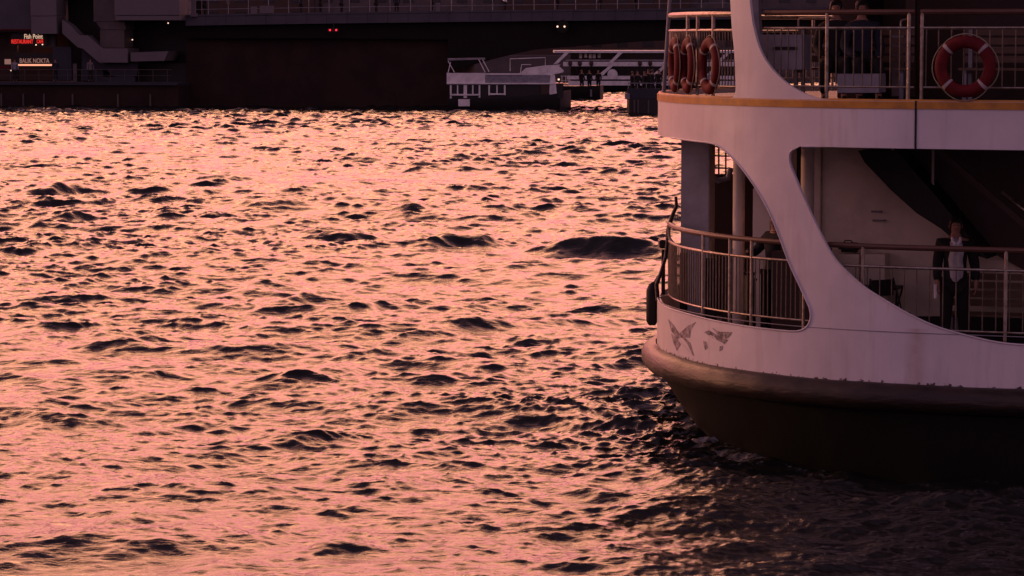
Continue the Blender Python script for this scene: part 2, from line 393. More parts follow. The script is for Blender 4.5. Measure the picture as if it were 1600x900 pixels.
    p.inputs['IOR'].default_value = 1.334; p.inputs['Specular IOR Level'].default_value = .5
    g = N(t, 'ShaderNodeNewGeometry')
    mp1 = N(t, 'ShaderNodeMapping'); mp1.inputs['Scale'].default_value = (.45, 1.3, 1); t.links.new(g.outputs['Position'], mp1.inputs[0])
    n1_ = N(t, 'ShaderNodeTexNoise', i_Scale=7.0, i_Detail=6.0, i_Roughness=.6, i_Distortion=.6); t.links.new(mp1.outputs[0], n1_.inputs['Vector'])
    b = N(t, 'ShaderNodeBump'); b.inputs['Strength'].default_value = .45; b.inputs['Distance'].default_value = .04
    t.links.new(n1_.outputs[0], b.inputs['Height']); t.links.new(b.outputs[0], p.inputs['Normal'])
    fa = N(t, 'ShaderNodeAttribute', attribute_name='foam')
    fn = N(t, 'ShaderNodeTexNoise', i_Scale=2.6, i_Detail=9.0, i_Roughness=.72, i_Distortion=1.0); t.links.new(g.outputs['Position'], fn.inputs['Vector'])
    fr = ramp(t, [(.66, (0, 0, 0)), (.84, (1, 1, 1))], math_(t, 'ADD', math_(t, 'MULTIPLY', fa.outputs['Fac'], .22), fn.outputs[0]), 'LINEAR')
    fq = math_(t, 'MULTIPLY', math_(t, 'MULTIPLY', fr.outputs[0], .5), math_(t, 'GREATER_THAN', fa.outputs['Fac'], .02))
    d = N(t, 'ShaderNodeBsdfDiffuse'); d.inputs[0].default_value = (.55, .55, .56, 1)
    ms = N(t, 'ShaderNodeMixShader'); t.links.new(fq, ms.inputs[0]); t.links.new(p.outputs[0], ms.inputs[1]); t.links.new(d.outputs[0], ms.inputs[2])
    t.links.new(ms.outputs[0], t.nodes['Material Output'].inputs[0])
    me.materials.append(m)
    o = bpy.data.objects.new('water', me); COL.objects.link(o); tag(o, kind='structure')
make_water()

# ------------------------------------------------------------------ the ferry
ORI = F(0, 0, 0)
ferry = empty('ferry', ORI, 'white double deck passenger ferry with ochre stripe and big arched side openings', 'ferry')

def trace(pts, n=6): return smooth_line([sz_of(x, y) for x, y in pts], n)
def flat_shell(outer, holes):
    """outline with holes in the (s, z) plane, sliced so that it bends cleanly, then wrapped on the plan curve"""
    polys = [[Vector((x, y, 0)) for x, y in outer]] + [[Vector((x, y, 0)) for x, y in h] for h in holes]
    tris = geometry.tessellate_polygon(polys); pts = [p for q in polys for p in q]
    bm = bmesh.new(); vs = [bm.verts.new(p) for p in pts]
    for t in tris:
        try: bm.faces.new([vs[i] for i in t])
        except ValueError: pass
    lo, hi = min(p.x for p in pts), max(p.x for p in pts)
    s = -.1
    cuts = list(np.arange(-.2, STOT + .2, .11)) + list(np.arange(-26, -.3, 1.0))
    for c in cuts:
        if lo < c < hi: bmesh.ops.bisect_plane(bm, geom=bm.verts[:] + bm.edges[:] + bm.faces[:], plane_co=(c, 0, 0), plane_no=(1, 0, 0), dist=1e-5)
    for c in (2.0, 2.6, 3.2, 3.8, 5.2, 6.0, 6.8):
        bmesh.ops.bisect_plane(bm, geom=bm.verts[:] + bm.edges[:] + bm.faces[:], plane_co=(0, c, 0), plane_no=(0, 1, 0), dist=1e-5)
    return bm
def wrap(bm, name, m, thick, inset=0, parent=ferry):
    me = bpy.data.meshes.new(name)
    src = [v.co.copy() for v in bm.verts]; bm.verts.index_update(); n = len(src)
    inner = {}
    fs = [tuple(v.index for v in f.verts) for f in bm.faces]
    be = [(e.verts[0].index, e.verts[1].index) for e in bm.edges if len(e.link_faces) == 1]
    V = [P(c.x, c.y, inset) - ORI for c in src] + [P(c.x, c.y, inset + thick) - ORI for c in src]
    Fc = fs + [tuple(i + n for i in f[::-1]) for f in fs] + [(a, b, b + n, a + n) for a, b in be]
    me.from_pydata(V, [], Fc); bm.free()
    at_ = me.attributes.new('sz', 'FLOAT_VECTOR', 'POINT')
    for i, c in enumerate(src + src): at_.data[i].vector = (c.x, c.y, 0)
    b2_ = bmesh.new(); b2_.from_mesh(me); bmesh.ops.recalc_face_normals(b2_, faces=b2_.faces); b2_.to_mesh(me); b2_.free()
    me.materials.append(m if not isinstance(m, str) else M[m])
    for p in me.polygons: p.use_smooth = True
    me.set_sharp_from_angle(angle=R(30))
    o = bpy.data.objects.new(name, me); COL.objects.link(o); o.parent = parent
    return o
mir = lambda pts: [(STOT - s, z) for s, z in pts]
def clampz(pts): return pts
# opening round the bow on the lower deck
A_bot = trace([(1028, 466), (1031, 472), (1040, 479), (1070, 489), (1124, 502.5), (1190, 513), (1235, 517.5)])
A_cor = trace([(1235, 517.5), (1250, 516.5), (1262, 509), (1267, 495), (1265, 480)])
A_arc = trace([(1265, 480), (1250, 447), (1233, 410), (1217, 367), (1203, 333), (1187, 303), (1167, 273), (1147, 249), (1123, 228), (1105, 222.5)])
A_top = trace([(1105, 222.5), (1075, 219), (1048, 215)])
zb, zt_ = A_bot[0][1], A_top[-1][1]
half = A_bot + A_cor[1:] + A_arc[1:] + A_top[1:]
half = [p for p in half]
holeA = half + mir(half)[::-1]
# opening on the side, lower deck
Bpts = trace([(1240, 233), (1234, 240), (1234, 255), (1244, 281), (1260, 318), (1278, 357), (1300, 397.6), (1319, 420), (1349, 447), (1383, 469), (1425, 493), (1470, 512.5), (1527, 528), (1564, 535.5), (1600, 539)])
s0, z0 = Bpts[0]; sE, zE = Bpts[-1]
B_tail = [(sE - 1, zE - .03), (-11, zE - .03), (-12.5, zE + .3), (-13.5, zE + 1.1), (-14.2, Z_BAND - .1), (-14.3, Z_BAND)]
holeB = Bpts + B_tail + [(-8, Z_BAND), (-3, Z_BAND), (s0 - .3, Z_BAND), (s0 - .12, Z_BAND - .005)]
holeB2 = [(-16, Z_BAND), (-16.2, zE + 1.0), (-17.5, zE), (-23, zE), (-24.5, zE + .6), (-25, Z_BAND)]
# upper deck openings
def zs(pts): return trace(pts)
U_left = trace([(1136, 156), (1145, 152), (1149, 143), (1149, 120), (1147, 80), (1143.5, 45), (1141, 2)])
U_left = [(s, z) for s, z in U_left]
ts = U_left[-1][0]
U_l = [(S_SIL + .15, Z_ST1)] + [(p[0], Z_ST1) for p in [sz_of(1060, 150), sz_of(1100, 153)]] + U_left + [(ts - .02, 7.3), (ts + .35, 7.5), (S_SIL, 7.55)]
holeU = U_l + mir(U_l)[::-1]
Upts = trace([(1171, 0), (1173.5, 20), (1177, 42), (1187, 77), (1203, 104), (1227, 128), (1253, 144), (1278, 153.5)])
us = Upts[0][0]
holeV = [(us - .3, 7.5), (us + .02, 7.2)] + Upts + [(Upts[-1][0] - .25, Z_ST1), (-10.5, Z_ST1), (-12.2, Z_ST1 + .4), (-13.6, Z_ST1 + 1.6), (-14, 7.2), (-13.8, 7.5)]
holeV2 = [(-15.8, 7.5), (-15.9, 6.2), (-17, Z_ST1), (-25, Z_ST1), (-25.4, 7.5)]
# keep the traced heights from cutting into the stripe
holeU = [(s, max(z, Z_ST1)) for s, z in holeU]; holeV = [(s, max(z, Z_ST1)) for s, z in holeV]
outer = [(-ULEN + .1, Z_LOW - .14), (STOT + ULEN - .1, Z_LOW - .14), (STOT + ULEN - .1, 8.1), (-ULEN + .1, 8.1)]
holes = [holeA, holeB, holeU, holeV, holeB2, holeV2, mir(holeB), mir(holeV), mir(holeB2), mir(holeV2)]
M['paint'] = paint_mat(); M['hull'] = hull_mat()
wrap(flat_shell(outer, holes), 'side_shell', 'paint', .04)
st = [(-ULEN + .1, Z_ST0), (STOT + ULEN - .1, Z_ST0), (STOT + ULEN - .1, Z_ST1 - .004), (-ULEN + .1, Z_ST1 - .004)]
wrap(flat_shell(st, []), 'ochre_stripe', 'ochre', .02, -.014)
# thin ledge under the stripe and weld seam along the bulwark
def along(s0_, s1_, z, inset, step=.12):
    n = max(2, int(abs(s1_ - s0_) / step)); return [P(s0_ + (s1_ - s0_) * i / n, z if not callable(z) else z(s0_ + (s1_ - s0_) * i / n), inset) for i in range(n + 1)]
MB().tube(along(-ULEN + .2, STOT + ULEN - .2, Z_ST1 + .004, .02), .022, 6).build('stripe_lip', 'ochre', ferry)
MB().tube(along(-20, STOT + 20, zat(497 + 25, 35.4), -.001), .006, 5).build('weld_seam', 'greypaint', ferry)
# vertical joint in the band
js = sz_of(1431, 195)[0]
for k in (0, 1):
    mb = MB(); s_ = js if k == 0 else STOT - js
    a, b = P(s_ - .012, Z_BAND - .004, -.018), P(s_ + .012, Z_BAND - .004, -.018); c, d = P(s_ + .012, Z_BAND - .004, .075), P(s_ - .012, Z_BAND - .004, .075)
    mb.prism([a, b, c, d], (0, 0, Z_ST1 - Z_BAND + .012))
    mb.build('expansion_joint', 'dark', ferry)
# rim bead round the openings
def bead(pts, name):
    MB().tube([P(s, z, -.004) for s, z in pts], .012, 6, closed=True).build(name, 'plainpaint', ferry)
bead(holeA, 'opening_rim'); bead(holeB, 'opening_rim')
# rubbing strake
rng = random.Random(7)
def rub_pts(inset, z):
    return along(-ULEN + .05, STOT + ULEN - .05, z, inset, .16)
pr = [(-.01, .195), (-.09, .19), (-.165, .145), (-.21, .06), (-.21, -.04), (-.16, -.12), (-.07, -.16), (.05, -.17)]
n = 520; rows = []
for i in range(n + 1):
    s_ = -ULEN + .05 + (STOT + 2 * ULEN - .1) * i / n
    dent = .012 * math.sin(s_ * 3.1) + rng.uniform(-.006, .006)
    rows.append([P(s_, Z_RUB + b_ + dent * .4, a_ - dent) for a_, b_ in pr])
mb = MB(); mb.loft(rows); mb.build('rub_rail', 'rub', ferry)
# hull below it
rows = []
levels = [(0.90, .0), (.72, .06), (.45, .16), (.15, .30), (-.2, .52), (-.7, .95)]
for i in range(301):
    s_ = -ULEN + .05 + (STOT + 2 * ULEN - .1) * i / 300
    k = max(0.0, 1 - abs(s_ - STOT / 2) / (STOT / 2)) ** .6
    rows.append([P(s_, z_, .02 + d_ * (.35 + 1.6 * k)) for z_, d_ in levels])
mb = MB(); mb.loft(rows); mb.build('hull', 'hull', ferry)
# decks, deckheads, roof: slabs following the plan
def slab(name, z0_, z1_, inset, m):
    ss = list(np.linspace(-ULEN + .1, 0, 8)) + list(np.linspace(.1, STOT - .1, 90)) + list(np.linspace(STOT, STOT + ULEN - .1, 8))
    A = [P(s_, z0_, inset) for s_ in ss]; mb = MB(); mb.prism(A, (0, 0, z1_ - z0_)); return mb.build(name, m, ferry)
slab('main_deck', Z_DECK - .1, Z_DECK, .074, 'deck')
slab('upper_deck', Z_BAND + .14, Z_UP, .074, 'ceiling')
slab('roof', 7.56, 7.75, .074, 'ceiling')
slab('roof_top', 8.104, 8.2, -.10, 'plainpaint')

# railings
def railing(side, s0_, s1_, z_top, z_mid, z_bot, posts, step, inset=.16, r_top=.036, hand='wood', zfoot=None, sk=None):
    """handrail, mid rail, foot rail, posts and balusters between two places of the run"""
    f_ = (lambda s_: s_) if side == 0 else (lambda s_: STOT - s_)
    rr = empty('railing', ORI); rr.parent = ferry; rr.location = (0, 0, 0)
    MB().tube([P(f_(s0_ + (s1_ - s0_) * i / 60), z_top, inset + .01) for i in range(61)], r_top, 8).build('handrail', hand, rr)
    MB().tube([P(f_(s0_ + (s1_ - s0_) * i / 60), z_mid, inset) for i in range(61)], .019, 8).build('mid_rail', 'steel', rr)
    MB().tube([P(f_(s0_ + (s1_ - s0_) * i / 60), z_bot, inset) for i in range(61)], .014, 6).build('foot_rail', 'steel', rr)
    for s_ in posts:
        a = P(f_(s_), (zfoot or z_bot - .25), inset); b = P(f_(s_), z_top, inset)
        MB().tube([a, b], .024, 8).build('post', 'steel', rr)
    if sk: return rr
    k = 0; s_ = max(s0_, s1_) - step / 2
    while s_ > min(s0_, s1_):
        if all(abs(s_ - p) > .035 for p in posts):
            a = P(f_(s_), z_bot, inset); b = P(f_(s_), z_mid, inset)
            j = rng.uniform(-.004, .004)
            MB().tube([a, b + Vector((j, j, 0))], .0085, 5).build('baluster', 'baluster', rr)
        s_ -= step
    return rr
sp = lambda x, y=430: sz_of(x, y)[0]
Zf = Z_DECK
# lower deck, side opening
railing(0, sp(1283), -12.4, Z_RT, Z_RM, Z_RB, [sp(1568), sp(1568) - 2.2, sp(1568) - 4.4, sp(1568) - 6.6, sp(1340)], .168, zfoot=Z_DECK)
# lower deck round the bow
zA_m = sz_of(1180, 405)[1]
zt1, zm1, zb1 = sz_of(1180, 377)[1], sz_of(1180, 405)[1], sz_of(1180, 496)[1]
print('bow rail', zt1, zm1, zb1, sz_of(1070, 362)[1], sz_of(1070, 386)[1], sz_of(1080, 478)[1])
railing(0, sp(1255), S_SIL + .1, zt1, zm1, zb1, [sp(1125), sp(1160), sp(1082), sp(1245)], .083, zfoot=Z_DECK)
railing(1, sp(1255), S_SIL + .1, zt1, zm1, zb1, [sp(1125), sp(1160), sp(1082), sp(1245)], .12, zfoot=Z_DECK)
# upper deck
railing(0, sp(1180, 60), sp(1424, 60), Z_UT, Z_UM, Z_UB, [sp(1282, 60), sp(1415, 60)], .128, zfoot=Z_UP)
railing(0, sp(1433, 60), -13.6, Z_UT, Z_UM, Z_UB, [sp(1436, 60), sp(1436, 60) - 2.2, sp(1436, 60) - 4.4], .16, zfoot=Z_UP)
uz0, uz1, uz2 = sz_of(1110, 22)[1], sz_of(1110, 47.5)[1], sz_of(1135, 136)[1]
print('bow upper rail', uz0, uz1, uz2, Z_UT, Z_UM, Z_UB)
railing(0, sp(1146, 60), S_SIL + .3, uz0, uz1, uz2, [sp(1139, 60), sp(1098, 60), sp(1073, 60), sp(1057, 60)], .075, zfoot=Z_UP, hand='steel')
railing(1, sp(1146, 60), S_SIL + .3, uz0, uz1, uz2, [sp(1139, 60), sp(1098, 60), sp(1073, 60), sp(1057, 60)], .15, zfoot=Z_UP, hand='steel')
# small hoops above the upper rail
for x0_, x1_, y_ in ((1232, 1292, 28), (1400, 1414, 30)):
    zz = sz_of(x0_, y_)[1]; q = [sp(x0_, 60), sp(x1_, 60)]
    MB().tube([P(q[0], Z_UM, .20), P(q[0], zz - .03, .20), P(q[0] - .03, zz, .20), P(q[1], zz, .20)], .013, 6).build('rail_hoop', 'steel', ferry)
# corner stay at the bow, upper deck
a = P(S_SIL + .05, Z_ST1, .08); MB().tube([a, a + Vector((.18, .05, 2.9))], .028, 8).build('bow_stay', 'greypaint', ferry)

# inner frames: pillars behind the arms, bow column, bulkheads
def lbox(name, m, u0, w0, z0_, u1, w1, z1_, parent=ferry, bev=.01):
    mb = MB(); c = F((u0 + u1) / 2, (w0 + w1) / 2, (z0_ + z1_) / 2); du, dw, dz = abs(u1 - u0), abs(w1 - w0), z1_ - z0_
    r = bmesh.ops.create_cube(mb.bm, size=1, matrix=Matrix.Translation(c) @ Matrix.Rotation(-TH, 4, 'Z') @ Matrix.Diagonal((du, dw, dz, 1)))
    if bev: bmesh.ops.bevel(mb.bm, geom=mb.bm.edges[:], offset=bev, segments=2, affect='EDGES')
    return mb.build(name, m, parent)
def luw(px, Y):
    """local (u, w) of the point at picture column px and distance Y"""
    X = (px - 800) / FPX * Y * 1.0; dx, dy = X - CX, Y - CY
    return -dx * cT + dy * sT, -dx * sT - dy * cT
def lprism(name, m, pts, w0, w1):
    """pts: (px, py) seen at the distance of the plane w = w0"""
    out_ = []
    for px, py in pts:
        d = ray(px, py); # intersect with vertical plane w = w0
        a, b = -sT * 1.0, -cT
        t = (w0 + (CX * a + CY * b)) / (d.x * a + d.y * b) if abs(d.x * a + d.y * b) > 1e-9 else 0
        out_.append(Vector((d.x * t, d.y * t, EYE + d.z * t)))
    return MB().prism(out_, Vector((-sT * (w1 - w0), -cT * (w1 - w0), 0))).build(name, m, ferry)
ZC = Z_BAND + .138
# bow column (grey) with its darker base
lbox('bow_column', 'column', 4.28, 2.02, Z_DECK, 3.86, 1.72, ZC)
lbox('bow_column', 'column', 4.28, -2.02, Z_DECK, 3.86, -1.72, ZC)
lbox('bow_locker', 'brown', 3.7, 1.9, Z_DECK, 2.9, -.6, Z_DECK + 1.05)
lbox('bow_locker', 'brown', 2.6, 3.3, Z_DECK, 2.0, 2.3, Z_DECK + 1.25)
# white pillars
def lpil(px, Y, z0_, z1_, r, m='greypaint'):
    u, w_ = luw(px, Y); p = F(u, w_, 0); MB().tube([(p.x, p.y, z0_), (p.x, p.y, z1_)], r, 12).build('pillar', m, ferry)
lpil(1155, 40.0, Z_DECK, ZC, .085, 'cream')
lpil(1262, 38.6, Z_DECK, ZC, .09, 'cream')
# deck house of the lower deck: bulkhead seen in the side opening and its end wall with a door
wB = 2.0
uE = luw(1283, 39.6)[0]
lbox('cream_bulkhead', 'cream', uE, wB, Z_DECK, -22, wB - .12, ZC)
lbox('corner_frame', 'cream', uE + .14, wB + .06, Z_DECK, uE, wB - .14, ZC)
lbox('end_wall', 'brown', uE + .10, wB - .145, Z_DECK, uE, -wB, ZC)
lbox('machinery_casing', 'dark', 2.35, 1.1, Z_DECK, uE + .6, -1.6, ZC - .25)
dr = lbox('cabin_door', 'cream', luw(1166, 39.4)[0], 2.25, Z_DECK, luw(1197, 39.4)[0], 2.19, Z_DECK + 2.05)
# bow windows grid through which the bright water shows
u_, w_ = luw(1117, 42.0)
mb = MB()
for k in range(4):
    p = at(1101 + k * 11, 228, 42.3); q = at(1101 + k * 11, 275, 42.3); mb.tube([p, q], .014, 5)
for y_ in (243, 262): mb.tube([at(1098, y_, 42.3), at(1142, y_ + 1, 42.3)], .012, 5)
mb.build('wire_grille', 'dark', ferry)
p0, p1 = at(1098, 272, 42.35), at(1160, 272, 42.35)
mb = MB(); mb.box((p0.x, 42.33, Z_DECK), (p1.x + .5, 42.45, p0.z)); mb.build('low_screen', 'brown', ferry)
lprism('inner_wall', 'cream', [(1226, 222), (1292, 222), (1292, 560), (1226, 560)], .9, .8)
wrap(flat_shell([(STOT - 1.2, Z_UP), (STOT + 8, Z_UP), (STOT + 8, Z_UP + 1.0), (STOT - 1.2, Z_UP + 1.0)], []), 'added_dark_panel', 'dark', .03, .45)  # dark panel added to block bright water seen through the upper deck
# winch and pipes on the bow deck
mb = MB()
c = at(1125, 279, 41.8); mb.tube([c + Vector((-.12, 0, .02)), c + Vector((-.02, 0, -.03)), c + Vector((.12, 0, 0)), c + Vector((.16, 0, .16))], .045, 8)
mb.build('vent_pipe', 'greypaint', ferry)
for (x, y, r) in ((1171, 430, .10), (1176, 440, .07), (1195, 425, .08)):
    c = at(x, y, 38.9); MB().tube([(c.x, c.y, Z_DECK), (c.x, c.y, c.z), (c.x, c.y, c.z + .04)], [r * .7, r * .7, r], 10).build('bollard', 'dark', ferry)
# side locker boards behind the bow rail
for x0_, x1_, Y0 in ((1062, 1078, 40.3), (1096, 1120, 39.3)):
    a, b = at(x0_, 470, Y0), at(x1_, 470, Y0); MB().box((a.x, Y0, Z_DECK), (b.x, Y0 + .05, Z_DECK + 1.1)).build('spray_board', 'dark', ferry)

# staircase going up behind the side opening: dark underside, wooden far stringer
stair = lprism('staircase', 'dark', [(1362, 232), (1372, 250), (1412, 292), (1452, 328), (1490, 352), (1530, 388), (1560, 398), (1556, 392), (1480, 300), (1420, 232)], 2.1, 2.9)
lprism('stair_stringer', 'brown', [(1415, 230), (1480, 300), (1558, 396), (1620, 430), (1640, 430), (1640, 228)], 2.0, 2.16)
lprism('stair_stringer', 'brown', [(1452, 228), (1466, 228), (1700, 430), (1686, 430)], 2.92, 2.97)
mb = MB()
for k in range(7):
    x_ = 1385 + 27 * k
mb.tube([at(1565, 300, 37.9), at(1583, 314, 37.9), at(1625, 345, 37.6)], .03, 8); mb.build('stair_handrail', 'steel', ferry)
for x_ in (1395, 1458):
    a = at(x_, 232, 38.6); MB().tube([a, a + Vector((0, 0, -.75 if x_ > 1400 else -.3))], .02, 6).build('hanger_rod', 'cream', ferry)
# wall fittings on the cream bulkhead
for x_, y_, wd_, ht_ in ((1372, 330, 14, 4), (1370, 345, 18, 3)):
    pass
def lflat(name, m, x0_, y0_, x1_, y1_, w_, th=.03): return lprism(name, m, [(x0_, y0_), (x1_, y0_), (x1_, y1_), (x0_, y1_)], w_, w_ + th)
lflat('notice_plate', 'greypaint', 1362, 329, 1378, 332, wB + .01); lflat('notice_plate', 'greypaint', 1364, 343, 1384, 346, wB + .01)
lflat('wall_locker', 'cream', 1316, 395, 1350, 470, wB + .02, .3); lflat('wall_locker', 'cream', 1355, 395, 1390, 470, wB + .02, .3)
lflat('skirting', 'dark', 1290, 494, 1700, 548, wB + .02, .05)
# upper deck house
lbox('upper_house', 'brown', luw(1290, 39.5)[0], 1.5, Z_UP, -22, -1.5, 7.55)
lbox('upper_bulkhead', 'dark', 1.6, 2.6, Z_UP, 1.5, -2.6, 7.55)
lflat('house_pillar', 'greypaint', 1396, 42, 1416, 150, 2.4, .12)
lflat('house_pillar', 'brown', 1419, -60, 1433, 150, 2.6, .12)
# pillar behind the upper arm
u_, w_ = luw(1187, 37.4)
lprism('arm_pillar', 'greypaint', [(1168, -190), (1186, -190), (1190, 30), (1196, 90), (1200, 150), (1180, 150)], 3.9, 4.05)
# ventilator box with worn paint
vb = lflat('ventilator_box', 'greypaint', 1196, 54, 1268, 108, 4.0, .5)
lflat('vent_slot', 'dark', 1208, 73, 1246, 78, 4.502, .01)
lflat('deck_locker', 'greypaint', 1320, 115, 1384, 144, 4.2, .4)

# ------------------------------------------------------------------ benches on the decks (things standing on the ferry)
def bench(label, px, py_seat, Y, wid, zfl, group=None):
    c = at(px, 100, Y); root = empty('slatted_bench', (c.x, Y, zfl), label, 'bench', group, rz=-TH)
    h = wid / 2
    mb = MB()
    for k in range(4): mb.box((-h, -.20 + k * .11, .42), (h, -.11 + k * .11, .45))
    mb.build('seat', 'bench', root, world=False)
    mb = MB()
    for k in range(4): mb.box((-h, .25, .52 + k * .12), (h, .28, .61 + k * .12))
    mb.build('backrest', 'bench', root, world=False)
    for sx in (-h + .08, h - .08):
        mb = MB(); mb.box((sx - .025, -.18, 0), (sx + .025, -.12, .42)); mb.box((sx - .025, .20, 0), (sx + .025, .25, 1.0)); mb.box((sx - .025, -.18, .38), (sx + .025, .25, .42))
        mb.build('leg', 'greypaint', root, world=False)
    return root
bench('brown slatted bench on the lower deck behind the standing man, right of him', 1585, 0, 38.0, 1.7, Z_DECK)
bench('slatted bench on the upper deck behind the single lifebuoy', 1590, 0, 37.6, 1.5, Z_UP)
bench('bench on the upper deck under the two seated passengers', 1330, 0, 38.2, 1.6, Z_UP)
# folding table with a dark bag at the left of the bulkhead
c = at(1366, 440, 38.9)
tb = empty('folding_table', (c.x, 38.9, Z_DECK), 'dark folding table against the cream bulkhead on the lower deck', 'table', rz=-TH)
MB().box((-.42, -.25, .72), (.36, .25, .75)).build('tabletop', 'dark', tb, world=False)
for sx in (-.36, .30):
    MB().tube([(sx - .06, -.2, 0), (sx + .05, .2, .72)], .014, 6).build('leg', 'dark', tb, world=False)
    MB().tube([(sx + .06, -.2, .72), (sx - .05, .2, 0)], .014, 6).build('leg', 'dark', tb, world=False)
ul = luw(1324, 39.2)[0]; bl = F(ul, wB + .17, zat(395, 39.35) + .012)
bg = empty('bag', bl, 'flat black bag lying on the cream lockers of the lower deck', 'bag', rz=-TH)
mb = MB(); mb.box((-.13, -.12, 0), (.15, .12, .13), bev=.04); mb.build('bag_body', 'black', bg, world=False)
MB().tube([(-.08, 0, .12), (-.05, 0, .16), (.03, 0, .16), (.06, 0, .12)], .009, 6).build('bag_handle', 'black', bg, world=False)
ch = empty('folding_chair', (at(1392, 440, 38.2).x, 38.2, Z_DECK), 'dark folding chair beside the table on the lower deck, left of the standing man', 'chair', rz=.5)
MB().box((-.2, -.2, .43), (.2, .2, .46), bev=.008).build('seat', 'dark', ch, world=False)
MB().box((-.2, .2, .66), (.2, .23, .88), bev=.008).build('backrest', 'dark', ch, world=False)
for sx in (-.19, .19):
    MB().tube([(sx, -.22, 0), (sx, .21, .9)], .012, 6).build('leg', 'dark', ch, world=False)
    MB().tube([(sx, .24, 0), (sx, -.15, .44)], .012, 6).build('leg', 'dark', ch, world=False)

# ------------------------------------------------------------------ lifebuoys
def buoy(label, loc, rz, group='lifebuoys hung on the upper deck rail', turn=0):
    root = empty('lifebuoy', loc, label, 'lifebuoy', group, rz=rz)
    Rr = .305; rows = []
    mb = MB(); n = 48; V = []
    for i in range(n):
        a = 2 * math.pi * i / n; c_ = Vector((math.cos(a), 0, math.sin(a)))
        V.append([mb.bm.verts.new(c_ * (Rr + .078 * math.cos(b)) + Vector((0, .055 * math.sin(b), 0))) for b in [2 * math.pi * k / 14 for k in range(14)]])
    for i in range(n):
        for k in range(14): mb.bm.faces.new((V[i][k], V[i][(k + 1) % 14], V[(i + 1) % n][(k + 1) % 14], V[(i + 1) % n][k]))
    mb.build('ring', 'buoy', root, world=False)
    for q in range(4):
        mb = MB(); a0 = turn + math.pi / 4 + q * math.pi / 2; rows = []
        for i in range(4):
            a = a0 + (i - 1.5) * .042; c_ = Vector((math.cos(a), 0, math.sin(a)))
            rows.append([c_ * (Rr + .081 * math.cos(b)) + Vector((0, .058 * math.sin(b), 0)) for b in [2 * math.pi * k / 14 for k in range(14)]])
        mb.loft(rows, closed=True); mb.build('reflective_band', 'tape', root, world=False)
    pts = []
    for i in range(97):
        a = turn + math.pi / 4 + 2 * math.pi * i / 96; k = abs(math.sin(2 * (a - turn - math.pi / 4))); rr_ = Rr + .085 + .025 * k
        pts.append((math.cos(a) * rr_, -.01 * k, math.sin(a) * rr_ - .012 * k))
    MB().tube(pts[:-1], .007, 5, closed=True).build('grab_rope', 'rope', root, world=False)
    return root
def on_rail(px, py, off):
    s_ = sz_of(px, py)[0]; z_ = sz_of(px, py)[1]; p = P(s_, z_, off); a, b = P(s_ - .1, z_), P(s_ + .1, z_)
    return p, math.atan2((b - a).y, (b - a).x)
zb_ = on_rail(1103, 103, .06)
p, rz = on_rail(1509, 104, -.03); b4 = buoy('dark red lifebuoy facing us on the upper deck rail at the right edge, alone', p, rz)
for (px, py, lb, tw, ex) in ((1103, 103, 'red lifebuoy nearest the white arm on the bow rail, right of two others', -.20, .0),
                     (1067, 102, 'middle red lifebuoy of the three on the bow rail', -.17, .02),
                     (1047, 101, 'outermost left red lifebuoy on the bow rail, seen almost edge on', -.10, .02)):
    p, rz = on_rail(px, py, .05 + ex); buoy(lb, p, rz + tw, turn=random.uniform(-.1, .1))

# ------------------------------------------------------------------ bow fittings
mb = MB(); a = P(S_SIL, 1.5, -.02)
# lit hawser / gate edge curling up at the stem
pts = [sz_of(1029, 452), sz_of(1030, 432), sz_of(1034, 420)]
q0 = P(S_SIL + .02, zat(470, 40.4), .0)
def wp(px, py, Y): return at(px, py, Y)
MB().tube([wp(1028, 470, 40.2), wp(1026, 445, 40.2), wp(1032, 428, 40.2), wp(1040, 402, 40.25), wp(1043, 380, 40.25), wp(1044, 360, 40.25), wp(1050, 338, 40.25), wp(1057, 322, 40.25), wp(1056, 307, 40.25)],
          [.03, .03, .026, .026, .028, .034, .03, .026, .022], 8).build('bow_stanchion', 'rub', ferry)
MB().tube([wp(1044, 352, 40.2), wp(1046, 372, 40.2), wp(1054, 383, 40.1)], .022, 8).build('rail_bracket', 'steel', ferry)
mb = MB(); a, b = wp(1030, 368, 40.4), wp(1044, 388, 40.4); mb.box((a.x, 40.35, b.z), (b.x, 40.75, a.z - .06), bev=.015); mb.build('fairlead', 'rub', ferry)
# dark fender hanging outside the stem
p = wp(1019, 475, 40.6)
fd = empty('fender', (p.x, 40.6, zat(508, 40.6)), 'black rubber fender hanging outside the bow above the rubbing strake', 'fender')
MB().tube([(0, 0, 0), (0, 0, .06), (.0, 0, .5), (.01, 0, .58), (.02, .0, .62)], [.05, .085, .085, .06, .02], 12).build('fender_body', 'black', fd, world=False)
MB().tube([(.02, 0, .61), (.05, -.02, .66), (.14, -.05, .80)], .012, 6).build('fender_rope', 'rope', fd, world=False)
mb = MB(); a, b = wp(1034, 390, 40.5), wp(1039, 460, 40.5); mb.box((a.x, 40.45, b.z), (b.x, 40.6, a.z)); mb.build('gate_post', 'black', ferry)
for yy in (410, 427): MB().tube([wp(1050, yy, 40.15), wp(1063, yy + 4, 40.05)], .014, 6).build('cleat_bar', 'steel', ferry)

